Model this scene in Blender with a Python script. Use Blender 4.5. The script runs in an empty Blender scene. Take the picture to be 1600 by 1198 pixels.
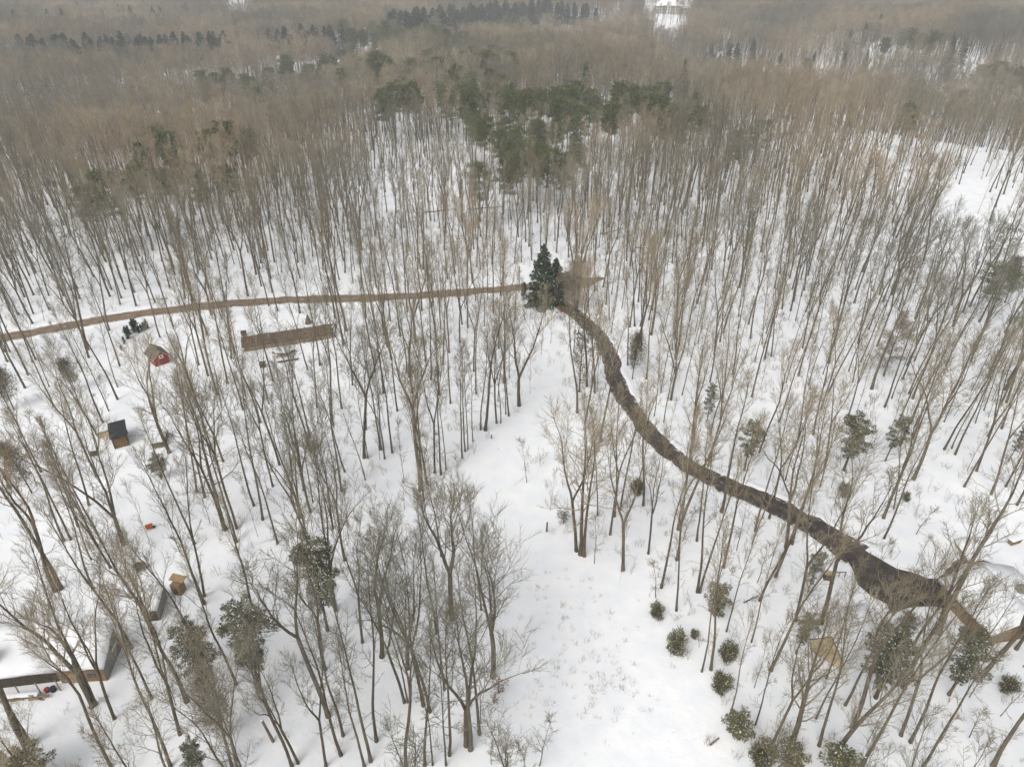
import bpy, bmesh, math, random
import numpy as np
from mathutils import Vector, Matrix

S = bpy.context.scene
COL = S.collection
RD = math.radians

# ------------------------------------------------------------------ camera
CAM_H, PITCH, FPX = 62.0, RD(32.0), 1067.0
cam_d = bpy.data.cameras.new('camera')
cam = bpy.data.objects.new('camera', cam_d); COL.objects.link(cam)
cam.location = (0, 0, CAM_H); cam.rotation_euler = (RD(90) - PITCH, 0, 0)
cam_d.sensor_width = 36; cam_d.lens = 36 * FPX / 1600
cam_d.clip_start = 0.5; cam_d.clip_end = 6000
S.camera = cam

# ------------------------------------------------------------------ light
SUN_EL, SUN_AZ = RD(48), RD(215)          # azimuth clockwise from +Y
w = bpy.data.worlds.new('World'); S.world = w; w.use_nodes = True
nt = w.node_tree; bg = nt.nodes['Background']
sky = nt.nodes.new('ShaderNodeTexSky'); sky.sky_type = 'NISHITA'; sky.sun_disc = False
sky.sun_elevation = SUN_EL; sky.sun_rotation = SUN_AZ; sky.dust_density = 4; sky.ozone_density = 1
hs = nt.nodes.new('ShaderNodeHueSaturation'); hs.inputs['Saturation'].default_value = 0.26
nt.links.new(sky.outputs[0], hs.inputs['Color']); nt.links.new(hs.outputs[0], bg.inputs['Color'])
bg.inputs['Strength'].default_value = 0.15
sl = bpy.data.lights.new('sun', 'SUN'); sun = bpy.data.objects.new('sun', sl); COL.objects.link(sun)
sl.energy = .95; sl.angle = RD(40); sl.color = (1, .975, .935)
sv = Vector((math.sin(SUN_AZ) * math.cos(SUN_EL), math.cos(SUN_AZ) * math.cos(SUN_EL), math.sin(SUN_EL)))
sun.rotation_euler = (-sv).to_track_quat('-Z', 'Y').to_euler()
S.view_settings.view_transform = 'Standard'; S.view_settings.look = 'None'
S.view_settings.exposure = 0.27; S.view_settings.gamma = 1
S.cycles.max_bounces = 5; S.cycles.diffuse_bounces = 3; S.cycles.volume_bounces = 1
S.cycles.transparent_max_bounces = 4; S.cycles.use_denoising = True
try:
    S.cycles.use_adaptive_sampling = True; S.cycles.adaptive_threshold = 0.01
except Exception: pass

# ------------------------------------------------------------------ pixels <-> world, terrain
def sstep(a, b, x):
    t = np.clip((np.asarray(x, float) - a) / (b - a), 0, 1); return t * t * (3 - 2 * t)
def height(x, y):
    x = np.asarray(x, float); y = np.asarray(y, float)
    z = 0.5 * np.sin(x / 31 + 0.4) * np.sin(y / 37 + 1.0) + 0.35 * np.sin(x / 17 - y / 23)
    far = sstep(230, 520, y)
    z = z + far * (5.5 * np.sin(x / 118 + 1.3) * np.sin(y / 128 + .2) + 3.5 * np.sin(x / 61 + y / 83 + 2))
    z = z + 0.022 * np.maximum(y - 620, 0)
    yr = 325 - (x - 110) * .81
    z = z - 13 * sstep(0, 55, y - yr) * sstep(70, 120, x) * (1 - sstep(180, 420, y - yr))
    z = z - 9 * sstep(0, 60, y - 205 - (x + 130) * .15) * (1 - sstep(-110, -60, x)) * (1 - sstep(200, 420, y - 205))
    return z
def hgt(x, y): return float(height(x, y))
CF = np.array([0, math.cos(PITCH), -math.sin(PITCH)]); CU = np.array([0, math.sin(PITCH), math.cos(PITCH)])
def hit(px, py, dz=0.0):
    """the point dz metres above the ground seen at a pixel of the photograph"""
    d = CF + (px - 800) / FPX * np.array([1, 0, 0]) - (py - 599) / FPX * CU
    t, step = 20.0, 2.0
    o = np.array([0, 0, CAM_H])
    f = lambda t: o[2] + d[2] * t - hgt(d[0] * t, d[1] * t) - dz
    while f(t) > 0 and t < 3000:
        t += step; step = max(2.0, t * .01)
    a, b = t - step, t
    for _ in range(24):
        m = (a + b) / 2
        if f(m) > 0: a = m
        else: b = m
    p = o + d * b
    return Vector((p[0], p[1], p[2] - dz))
def proj(x, y, z):
    x = np.asarray(x, float); y = np.asarray(y, float); z = np.asarray(z, float) - CAM_H
    zz = y * CF[1] + z * CF[2]; uu = y * CU[1] + z * CU[2]
    return 800 + FPX * x / zz, 599 - FPX * uu / zz
def in_poly(x, y, poly):
    x = np.asarray(x, float); y = np.asarray(y, float)
    r = np.zeros(x.shape, bool); n = len(poly)
    for i in range(n):
        x1, y1 = poly[i]; x2, y2 = poly[(i + 1) % n]
        c = ((y1 > y) != (y2 > y)) & (x < (x2 - x1) * (y - y1) / ((y2 - y1) or 1e-9) + x1)
        r ^= c
    return r

# ------------------------------------------------------------------ materials
def mat(name, c1, c2=None, scale=1.0, rough=.85, detail=5, stretch=None, ramp=(.35, .65), bump=0, bscale=None, rnd=0.0, spec=.2, coord='Object'):
    m = bpy.data.materials.new(name); m.use_nodes = True
    n = m.node_tree.nodes; l = m.node_tree.links; b = n['Principled BSDF']
    b.inputs['Roughness'].default_value = rough; b.inputs['Specular IOR Level'].default_value = spec
    tc = n.new('ShaderNodeTexCoord'); mp = n.new('ShaderNodeMapping'); l.new(tc.outputs[coord], mp.inputs[0])
    if stretch: mp.inputs['Scale'].default_value = stretch
    no = n.new('ShaderNodeTexNoise'); no.inputs['Scale'].default_value = scale; no.inputs['Detail'].default_value = detail
    l.new(mp.outputs[0], no.inputs['Vector'])
    cr = n.new('ShaderNodeValToRGB'); cr.color_ramp.elements[0].position, cr.color_ramp.elements[1].position = ramp
    cr.color_ramp.elements[0].color = (*c1, 1); cr.color_ramp.elements[1].color = (*(c2 or c1), 1)
    l.new(no.outputs['Fac'], cr.inputs[0]); out = cr.outputs[0]
    if rnd:
        oi = n.new('ShaderNodeObjectInfo'); h = n.new('ShaderNodeHueSaturation')
        mr = n.new('ShaderNodeMapRange'); mr.inputs['To Min'].default_value = 1 - rnd; mr.inputs['To Max'].default_value = 1 + rnd
        l.new(oi.outputs['Random'], mr.inputs[0]); l.new(mr.outputs[0], h.inputs['Value'])
        mr2 = n.new('ShaderNodeMapRange'); mr2.inputs['To Min'].default_value = 1.15; mr2.inputs['To Max'].default_value = .8
        l.new(oi.outputs['Random'], mr2.inputs[0]); l.new(mr2.outputs[0], h.inputs['Saturation'])
        l.new(out, h.inputs['Color']); out = h.outputs[0]
    l.new(out, b.inputs['Base Color'])
    if bump:
        bp = n.new('ShaderNodeBump'); bp.inputs['Strength'].default_value = bump; bp.inputs['Distance'].default_value = .1
        n2 = n.new('ShaderNodeTexNoise'); n2.inputs['Scale'].default_value = bscale or scale; n2.inputs['Detail'].default_value = 6
        l.new(mp.outputs[0], n2.inputs['Vector']); l.new(n2.outputs['Fac'], bp.inputs['Height']); l.new(bp.outputs[0], b.inputs['Normal'])
    return m
M = {}
M['snow'] = mat('snow', (.81, .83, .85), (.885, .89, .885), .35, .9, 8, bump=.9, bscale=.8)
def litter(m):
    n = m.node_tree.nodes; l = m.node_tree.links; b = n['Principled BSDF']; src = b.inputs['Base Color'].links[0].from_socket
    tc = n.new('ShaderNodeTexCoord'); a = n.new('ShaderNodeTexNoise'); a.inputs['Scale'].default_value = 4.5; a.inputs['Detail'].default_value = 3
    p = n.new('ShaderNodeTexNoise'); p.inputs['Scale'].default_value = .09; p.inputs['Detail'].default_value = 3
    l.new(tc.outputs['Object'], a.inputs['Vector']); l.new(tc.outputs['Object'], p.inputs['Vector'])
    th = n.new('ShaderNodeMapRange'); th.inputs['From Min'].default_value = .35; th.inputs['From Max'].default_value = .7; th.inputs['To Min'].default_value = .78; th.inputs['To Max'].default_value = .69
    l.new(p.outputs['Fac'], th.inputs[0])
    sb = n.new('ShaderNodeMath'); sb.operation = 'SUBTRACT'; l.new(a.outputs['Fac'], sb.inputs[0]); l.new(th.outputs[0], sb.inputs[1])
    ml = n.new('ShaderNodeMath'); ml.operation = 'MULTIPLY'; ml.use_clamp = True; ml.inputs[1].default_value = 14; l.new(sb.outputs[0], ml.inputs[0])
    mx = n.new('ShaderNodeMix'); mx.data_type = 'RGBA'; mx.inputs['B'].default_value = (.36, .30, .22, 1)
    l.new(ml.outputs[0], mx.inputs['Factor']); l.new(src, mx.inputs['A']); l.new(mx.outputs['Result'], b.inputs['Base Color'])
litter(M['snow'])
M['roofsnow'] = mat('roof_snow', (.84, .85, .86), (.9, .9, .9), .5, .9, bump=.35, bscale=1.5)
M['bark'] = mat('bark', (.074, .058, .038), (.16, .13, .088), 3, .9, 6, (1, 1, .25), (.3, .7), bump=.5, bscale=9, rnd=.22)
M['twig'] = mat('twig', (.232, .196, .137), (.362, .314, .228), .6, .9, 3, None, (.3, .7), rnd=.2)
def patches(m, ca, cb):
    n = m.node_tree.nodes; l = m.node_tree.links; b = n['Principled BSDF']; src = b.inputs['Base Color'].links[0].from_socket
    oi = n.new('ShaderNodeObjectInfo'); no = n.new('ShaderNodeTexNoise'); no.inputs['Scale'].default_value = .013; no.inputs['Detail'].default_value = 2
    l.new(oi.outputs['Location'], no.inputs['Vector'])
    cr = n.new('ShaderNodeValToRGB'); cr.color_ramp.elements[0].position = .38; cr.color_ramp.elements[1].position = .62
    cr.color_ramp.elements[0].color = (*ca, 1); cr.color_ramp.elements[1].color = (*cb, 1)
    l.new(no.outputs['Fac'], cr.inputs[0])
    mx = n.new('ShaderNodeMix'); mx.data_type = 'RGBA'; mx.blend_type = 'MULTIPLY'; mx.inputs['Factor'].default_value = 1
    l.new(src, mx.inputs['A']); l.new(cr.outputs[0], mx.inputs['B']); l.new(mx.outputs['Result'], b.inputs['Base Color'])
def birches(m):
    n = m.node_tree.nodes; l = m.node_tree.links; b = n['Principled BSDF']; src = b.inputs['Base Color'].links[0].from_socket
    oi = n.new('ShaderNodeObjectInfo'); sp = n.new('ShaderNodeSeparateXYZ'); l.new(oi.outputs['Location'], sp.inputs[0])
    g1 = n.new('ShaderNodeMath'); g1.operation = 'GREATER_THAN'; g1.inputs[1].default_value = 190; l.new(sp.outputs['Y'], g1.inputs[0])
    g2 = n.new('ShaderNodeMath'); g2.operation = 'GREATER_THAN'; g2.inputs[1].default_value = .9; l.new(oi.outputs['Random'], g2.inputs[0])
    mu = n.new('ShaderNodeMath'); mu.operation = 'MULTIPLY'; l.new(g1.outputs[0], mu.inputs[0]); l.new(g2.outputs[0], mu.inputs[1])
    mx = n.new('ShaderNodeMix'); mx.data_type = 'RGBA'; mx.inputs['B'].default_value = (.5, .47, .42, 1)
    l.new(mu.outputs[0], mx.inputs['Factor']); l.new(src, mx.inputs['A']); l.new(mx.outputs['Result'], b.inputs['Base Color'])
birches(M['bark'])
patches(M['twig'], (.60, .655, .66), (1.2, 1.1, .97))
M['brush'] = mat('brush', (.21, .175, .125), (.32, .27, .2), .6, .9, 3, rnd=.2)
M['spruce'] = mat('spruce_needles', (.026, .05, .024), (.065, .098, .04), 1.3, .8, 4, rnd=.25)
M['pine'] = mat('pine_needles', (.05, .068, .018), (.14, .15, .045), 1.1, .8, 4, rnd=.25)
M['hemlock'] = mat('hemlock_needles', (.055, .068, .03), (.17, .16, .085), 1.4, .8, 4, rnd=.2)
M['cedar'] = mat('cedar_foliage', (.075, .08, .03), (.21, .19, .085), 1.4, .8, 4, rnd=.2)
M['olive'] = mat('dull_foliage', (.095, .085, .045), (.19, .165, .1), 1.4, .8, 4, rnd=.1)
M['larch'] = mat('gold_foliage', (.16, .11, .03), (.27, .19, .06), 1.0, .8, 4)
M['deadleaf'] = mat('dead_leaves', (.16, .075, .035), (.30, .15, .075), 2.5, .8, 4)
M['brownleaf'] = mat('brown_leaves', (.11, .08, .052), (.2, .15, .1), 2.5, .8, 4)
M['dirt'] = mat('dirt_road', (.19, .135, .088), (.31, .235, .165), .5, .95, 8, bump=.4, bscale=3, ramp=(.3, .7))
M['drive'] = mat('driveway', (.04, .033, .029), (.12, .099, .084), .9, .95, 9, bump=.4, bscale=4, ramp=(.3, .72))
def ruts(m, lo, hi):
    n = m.node_tree.nodes; l = m.node_tree.links; b = n['Principled BSDF']; src = b.inputs['Base Color'].links[0].from_socket
    at_ = n.new('ShaderNodeAttribute'); at_.attribute_name = 'rut'; no = n.new('ShaderNodeTexNoise'); no.inputs['Scale'].default_value = 1.2; no.inputs['Detail'].default_value = 5
    tc = n.new('ShaderNodeTexCoord'); l.new(tc.outputs['Object'], no.inputs['Vector'])
    ad = n.new('ShaderNodeMath'); ad.operation = 'MULTIPLY_ADD'; ad.inputs[1].default_value = 1.4; ad.inputs[2].default_value = -.7; l.new(no.outputs['Fac'], ad.inputs[0])
    sm = n.new('ShaderNodeMath'); sm.use_clamp = True; l.new(at_.outputs['Fac'], sm.inputs[0]); l.new(ad.outputs[0], sm.inputs[1])
    mr = n.new('ShaderNodeMapRange'); mr.inputs['To Min'].default_value = lo; mr.inputs['To Max'].default_value = hi; l.new(sm.outputs[0], mr.inputs[0])
    mx = n.new('ShaderNodeMix'); mx.data_type = 'RGBA'; mx.blend_type = 'MULTIPLY'; mx.inputs['Factor'].default_value = 1
    l.new(src, mx.inputs['A']); l.new(mr.outputs[0], mx.inputs['B'])
    n3 = n.new('ShaderNodeTexNoise'); n3.inputs['Scale'].default_value = 1.7; n3.inputs['Detail'].default_value = 6; l.new(tc.outputs['Object'], n3.inputs['Vector'])
    e1 = n.new('ShaderNodeMath'); e1.operation = 'MULTIPLY_ADD'; e1.inputs[1].default_value = .42; l.new(at_.outputs['Fac'], e1.inputs[0]); l.new(n3.outputs['Fac'], e1.inputs[2])
    e2 = n.new('ShaderNodeMapRange'); e2.inputs['From Min'].default_value = .84; e2.inputs['From Max'].default_value = .95; l.new(e1.outputs[0], e2.inputs[0])
    m3 = n.new('ShaderNodeMix'); m3.data_type = 'RGBA'; m3.inputs['B'].default_value = (.66, .65, .63, 1)
    l.new(e2.outputs[0], m3.inputs['Factor']); l.new(mx.outputs['Result'], m3.inputs['A']); l.new(m3.outputs['Result'], b.inputs['Base Color'])
ruts(M['dirt'], .72, 1.25); ruts(M['drive'], .75, 1.3)
M['grass'] = mat('dry_grass', (.27, .235, .165), (.42, .37, .28), 2, .9)
M['log'] = mat('log_end', (.2, .12, .06), (.45, .3, .17), 6, .9, 4)
M['logside'] = mat('firewood', (.22, .13, .065), (.38, .245, .13), 4, .9, 4, rnd=.3)
M['redwall'] = mat('red_boards', (.25, .026, .024), (.36, .045, .038), 3, .8, 4, (6, 6, .3))
M['reddoor'] = mat('dark_red_door', (.2, .01, .02), (.26, .02, .03), 3)
M['white'] = mat('white_paint', (.74, .74, .72), (.8, .8, .78), 2, .6)
M['shingle'] = mat('mossy_shingles', (.075, .07, .055), (.2, .175, .125), 3, .95, 7, bump=.5, bscale=12)
M['blackroof'] = mat('black_roof', (.022, .024, .028), (.04, .043, .05), 2, .7)
M['greywall'] = mat('grey_boards', (.2, .2, .175), (.29, .285, .25), 2, .85, 4, (.3, .3, 5))
M['brownwall'] = mat('brown_siding', (.17, .105, .058), (.27, .175, .1), 2, .85, 4, (.3, .3, 6))
M['tanwall'] = mat('tan_siding', (.46, .36, .225), (.58, .47, .31), 1.2, .85, 5, (1, 1, 1))
M['tandoor'] = mat('tan_boards', (.26, .175, .09), (.36, .25, .14), 2, .85)
M['darkwood'] = mat('dark_wood', (.045, .034, .027), (.10, .075, .055), 4, .85, 4)
M['wood'] = mat('weathered_wood', (.19, .135, .085), (.33, .25, .165), 3, .9, 5, (4, .4, 4))
M['rust'] = mat('rusty_roof', (.075, .052, .034), (.185, .13, .082), 1.6, .9, 7, (5, .6, 1), bump=.4, bscale=8)
M['plank'] = mat('plank_front', (.30, .245, .16), (.42, .345, .235), 2, .9, 4, (.4, .4, 6))
M['stone'] = mat('pale_stone', (.42, .39, .35), (.55, .52, .48), .6, .85)
M['glass'] = mat('window_glass', (.025, .03, .035), (.06, .065, .07), 1, .15, spec=.5)
M['orange'] = mat('orange_paint', (.38, .09, .035), (.45, .12, .05), 3, .5)
M['black'] = mat('black_plastic', (.025, .025, .027), (.05, .05, .052), 3, .5)
M['grey'] = mat('grey_metal', (.25, .25, .25), (.36, .36, .35), 2, .5)
M['green'] = mat('olive_tarp', (.10, .095, .05), (.17, .155, .09), 2, .8)
M['blue'] = mat('blue_plastic', (.02, .03, .045), (.03, .04, .06), 2, .6)
M['red'] = mat('red_plastic', (.26, .03, .03), (.3, .05, .05), 2, .6)
M['pole'] = mat('pole_wood', (.12, .09, .065), (.22, .175, .13), 3, .9, 4, (3, 3, .3))

# ------------------------------------------------------------------ mesh helpers
def mesh_np(name, V, quads=None, tris=None, m=None, smooth=True):
    me = bpy.data.meshes.new(name)
    V = np.asarray(V, np.float32).reshape(-1, 3)
    nq = 0 if quads is None else len(quads); ntt = 0 if tris is None else len(tris)
    me.vertices.add(len(V)); me.vertices.foreach_set('co', V.ravel())
    idx = []
    if nq: idx.append(np.asarray(quads, np.int32).ravel())
    if ntt: idx.append(np.asarray(tris, np.int32).ravel())
    li = np.concatenate(idx)
    me.loops.add(len(li)); me.loops.foreach_set('vertex_index', li)
    tot = np.concatenate([np.full(nq, 4, np.int32), np.full(ntt, 3, np.int32)])
    me.polygons.add(len(tot))
    me.polygons.foreach_set('loop_start', np.concatenate([[0], np.cumsum(tot)[:-1]]).astype(np.int32))
    me.polygons.foreach_set('loop_total', tot)
    if smooth: me.polygons.foreach_set('use_smooth', np.ones(len(tot), bool))
    me.update(calc_edges=True)
    if m: me.materials.append(m)
    return me
def tubes(polys, sides):
    groups = {}
    for p, r in polys: groups.setdefault(len(p), []).append((p, r))
    VV, QQ, off = [], [], 0
    for n, g in groups.items():
        P = np.array([a for a, _ in g], float); R = np.array([b for _, b in g], float); m = len(g)
        T = np.gradient(P, axis=1); T /= np.linalg.norm(T, axis=2, keepdims=True) + 1e-9
        mt = P[:, -1] - P[:, 0]; mt /= np.linalg.norm(mt, axis=1, keepdims=True) + 1e-9
        ref = np.where(np.abs(mt[:, 2:3]) < .8, np.array([[0, 0, 1.]]), np.array([[1., 0, 0]]))
        A = np.cross(mt, ref); A /= np.linalg.norm(A, axis=1, keepdims=True) + 1e-9
        N = A[:, None] - (A[:, None] * T).sum(2, keepdims=True) * T; N /= np.linalg.norm(N, axis=2, keepdims=True) + 1e-9
        B = np.cross(T, N)
        a = np.arange(sides) * 2 * math.pi / sides
        V = P[:, :, None] + R[:, :, None, None] * (np.cos(a)[None, None, :, None] * N[:, :, None] + np.sin(a)[None, None, :, None] * B[:, :, None])
        i = np.arange(m)[:, None, None] * n * sides; j = np.arange(n - 1)[None, :, None] * sides
        k = np.arange(sides)[None, None]; k2 = (k + 1) % sides
        Q = np.stack([i + j + k, i + j + k2, i + j + sides + k2, i + j + sides + k], -1).reshape(-1, 4) + off
        VV.append(V.reshape(-1, 3)); QQ.append(Q); off += m * n * sides
    return np.concatenate(VV), np.concatenate(QQ)
def tube_mesh(name, sets, m):
    VV, QQ, off = [], [], 0
    for polys, sides in sets:
        if not polys: continue
        V, Q = tubes(polys, sides); VV.append(V); QQ.append(Q + off); off += len(V)
    return mesh_np(name, np.concatenate(VV), np.concatenate(QQ), None, m)
def link(name, me, parent=None):
    o = bpy.data.objects.new(name, me); COL.objects.link(o)
    if parent: o.parent = parent
    return o
def tag(o, label=None, cat=None, group=None, kind=None):
    if label: o['label'] = label
    if cat: o['category'] = cat
    if group: o['group'] = group
    if kind: o['kind'] = kind
    return o
def thing(name, loc, rz, label, cat, group=None):
    o = bpy.data.objects.new(name, None); COL.objects.link(o); o.location = loc; o.rotation_euler = (0, 0, rz)
    o.empty_display_size = .3
    return tag(o, label, cat, group)
class MB:
    """collects boxes, prisms and bars into one mesh"""
    def __init__(s): s.bm = bmesh.new()
    def box(s, x0, x1, y0, y1, z0, z1, bev=0):
        r = bmesh.ops.create_cube(s.bm, size=1)
        vs = r['verts']
        for v in vs:
            v.co = Vector((x0 + (v.co.x + .5) * (x1 - x0), y0 + (v.co.y + .5) * (y1 - y0), z0 + (v.co.z + .5) * (z1 - z0)))
        if bev:
            es = list({e for v in vs for e in v.link_edges})
            bmesh.ops.bevel(s.bm, geom=es, offset=bev, segments=2, affect='EDGES', profile=.6)
        return s
    def prism(s, pts, a, b, axis='y'):
        """polygon in the xz plane (axis y) or the yz plane (axis x), from a to b"""
        f = (lambda p, t: Vector((p[0], t, p[1]))) if axis == 'y' else (lambda p, t: Vector((t, p[0], p[1])))
        A = [s.bm.verts.new(f(p, a)) for p in pts]; B = [s.bm.verts.new(f(p, b)) for p in pts]
        n = len(pts)
        s.bm.faces.new(A); s.bm.faces.new(B[::-1])
        for i in range(n): s.bm.faces.new((A[i], B[i], B[(i + 1) % n], A[(i + 1) % n]))
        return s
    def bar(s, p, q, r, sides=6, r2=None):
        p, q = Vector(p), Vector(q); d = q - p
        mtx = Matrix.Translation((p + q) / 2) @ d.to_track_quat('Z', 'Y').to_matrix().to_4x4()
        bmesh.ops.create_cone(s.bm, cap_ends=True, segments=sides, radius1=r, radius2=r2 if r2 is not None else r, depth=d.length, matrix=mtx)
        return s
    def ball(s, c, r, sub=2, sq=(1, 1, 1)):
        mtx = Matrix.Translation(c) @ Matrix.Diagonal((r * sq[0], r * sq[1], r * sq[2], 1))
        bmesh.ops.create_icosphere(s.bm, subdivisions=sub, radius=1, matrix=mtx); return s
    def build(s, name, m, parent=None, smooth=False):
        bmesh.ops.recalc_face_normals(s.bm, faces=s.bm.faces)
        me = bpy.data.meshes.new(name); s.bm.to_mesh(me); s.bm.free(); me.materials.append(m)
        if smooth: me.polygons.foreach_set('use_smooth', np.ones(len(me.polygons), bool))
        return link(name, me, parent)

# ------------------------------------------------------------------ ground
ys = np.concatenate([np.arange(-60, 230, 2.0), np.arange(230, 700, 6.0), np.arange(700, 2600, 30.0), [3200, 4200]])
xs = np.concatenate([[-4000, -3000, -2200, -1800], np.arange(-1500, -400, 40.0), np.arange(-400, -150, 6.0), np.arange(-150, 150, 2.0), np.arange(150, 400, 6.0), np.arange(400, 1501, 40.0), [1800, 2200, 3000, 4000]])
X, Y = np.meshgrid(xs, ys); Z = height(X, Y)
rg = np.random.default_rng(5)
nx, ny = len(xs), len(ys)
ii = (np.arange(ny - 1)[:, None] * nx + np.arange(nx - 1)[None]).ravel()
me = mesh_np('snowy_ground', np.stack([X, Y, Z], -1).reshape(-1, 3), np.stack([ii, ii + 1, ii + nx + 1, ii + nx], -1), None, M['snow'])
tag(link('snowy_ground', me), 'snow covered woodland ground', kind='structure')

def spline(pts, step=1.0):
    P = [hit(*p[:2]) for p in pts]; W = [p[2] for p in pts]; out = []
    n = len(P)
    for i in range(n - 1):
        p0, p1, p2, p3 = P[max(i - 1, 0)], P[i], P[i + 1], P[min(i + 2, n - 1)]
        k = max(2, int((p2 - p1).length / step))
        for j in range(k):
            t = j / k
            c = .5 * ((2 * p1) + (p2 - p0) * t + (2 * p0 - 5 * p1 + 4 * p2 - p3) * t * t + (3 * p1 - p0 - 3 * p2 + p3) * t ** 3)
            out.append((c.x, c.y, W[i] * (1 - t) + W[i + 1] * t))
    out.append((P[-1].x, P[-1].y, W[-1]))
    return np.array(out)
ROADS = []
def road(name, label, pts, m, zoff):
    c = spline(pts); T = np.gradient(c[:, :2], axis=0); T /= np.linalg.norm(T, axis=1, keepdims=True); N = np.stack([-T[:, 1], T[:, 0]], 1)
    n = len(c); rr = np.random.default_rng(len(name))
    wob = lambda: np.convolve(rr.normal(0, .5, n + 8), np.ones(5) / 5, 'same')[4:-4] * .5
    L, Rr = c[:, 2] / 2 + wob() + rr.normal(0, .09, n), c[:, 2] / 2 + wob() + rr.normal(0, .09, n)
    V = []
    for k in range(7):
        s = -Rr + (L + Rr) * k / 6
        xy = c[:, :2] + N * s[:, None]
        V.append(np.stack([xy[:, 0], xy[:, 1], height(xy[:, 0], xy[:, 1]) + zoff + .05 * (1 - abs(k - 3) / 3)], 1))
    V = np.stack(V, 1).reshape(-1, 3); i = (np.arange(n - 1)[:, None] * 7 + np.arange(6)[None]).ravel()
    rme = mesh_np(name, V, np.stack([i, i + 1, i + 8, i + 7], -1), None, m)
    at_ = rme.attributes.new('rut', 'FLOAT', 'POINT'); at_.data.foreach_set('value', np.tile(np.array([.85, .55, 0, .6, 0, .55, .85], np.float32), n))
    tag(link(name, rme), label, kind='structure')
    BV, BQ, off = [], [], 0
    for sgn, E in ((1, L), (-1, Rr)):
        hb = .16 + .16 * np.abs(np.convolve(rr.normal(0, 1, n + 8), np.ones(3) / 3, 'same')[4:-4])
        jit = np.convolve(rr.normal(0, 1, n + 8), np.ones(3) / 3, 'same')[4:-4] * .28
        prof = [(-.22, -.05), (.12, 1.0), (.6, .8), (1.5, -.12)]
        Vb = []
        for dx, hz in prof:
            xy = c[:, :2] + N * (sgn * (E + dx + jit))[:, None]
            Vb.append(np.stack([xy[:, 0], xy[:, 1], height(xy[:, 0], xy[:, 1]) + (hz * hb if hz > 0 else hz) + (zoff if dx < 0 else 0)], 1))
        Vb = np.stack(Vb, 1).reshape(-1, 3); i = (np.arange(n - 1)[:, None] * 4 + np.arange(3)[None]).ravel() + off
        BV.append(Vb); BQ.append(np.stack([i, i + 1, i + 5, i + 4], -1)); off += len(Vb)
    tag(link('snow_bank', mesh_np('snow_bank', np.concatenate(BV), np.concatenate(BQ), None, M['snow'])), 'ploughed snow bank along ' + name.replace('_', ' '), kind='structure')
    ROADS.append(c)
road('dirt_road', 'brown dirt road crossing the snowy wood', [(-260, 580, 4.6), (-120, 551, 4.6), (0, 529, 4.5), (100, 511, 4.3), (190, 495, 4.2), (300, 481, 4.1), (400, 472, 4), (500, 467.5, 4), (600, 465.5, 4), (700, 459, 4), (800, 451, 4), (870, 446, 5), (905, 442, 7), (925, 438.5, 4.5), (944, 435.5, 1.2)], M['dirt'], .07)
road('driveway', 'dark wet driveway curving through the wood', [(852, 452, 4.14), (870, 471, 3.91), (890, 485, 3.68), (915, 504, 3.56), (937, 526, 3.56), (951, 552, 3.45), (959, 582, 3.45), (972, 615, 3.45), (990, 645, 3.45), (1015, 678, 3.56), (1050, 712, 3.56), (1095, 740, 3.56), (1145, 762, 3.56), (1190, 781, 3.68), (1240, 806, 3.79), (1290, 836, 4.14), (1340, 868, 4.60)], M['drive'], .08)
def pad(name, label, pts, m, zoff):
    bm = bmesh.new(); P = []
    rr = random.Random(3)
    n = len(pts)
    for i in range(n):
        a, b = hit(*pts[i]), hit(*pts[(i + 1) % n]); k = max(1, int((b - a).length / .8))
        for j in range(k):
            q = a.lerp(b, j / k); P.append(q + Vector((rr.uniform(-.15, .15), rr.uniform(-.15, .15), 0)))
    vs = [bm.verts.new(p) for p in P]; es = [bm.edges.new((vs[i], vs[(i + 1) % len(vs)])) for i in range(len(vs))]
    bmesh.ops.triangle_fill(bm, edges=es, use_beauty=True)
    bmesh.ops.subdivide_edges(bm, edges=[e for e in bm.edges if e.calc_length() > 2], cuts=3, use_grid_fill=True)
    bmesh.ops.triangulate(bm, faces=bm.faces)
    for v in bm.verts: v.co.z = hgt(v.co.x, v.co.y) + zoff
    bmesh.ops.recalc_face_normals(bm, faces=bm.faces)
    me = bpy.data.meshes.new(name); bm.to_mesh(me); bm.free(); me.materials.append(m)
    for p in me.polygons:
        if p.normal.z < 0: p.flip()
    tag(link(name, me), label, kind='structure')
PADP = [(1303, 842), (1322, 868), (1330, 890), (1340, 915), (1362, 932), (1384, 944), (1392, 957), (1420, 951), (1447, 949), (1472, 950), (1478, 928), (1468, 913), (1512, 876), (1506, 868), (1462, 904), (1448, 906), (1422, 893), (1400, 888), (1372, 872), (1340, 855)]
pad('parking_pad', 'dark bare parking pad at the driveway end', PADP, M['drive'], .13)

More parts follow.
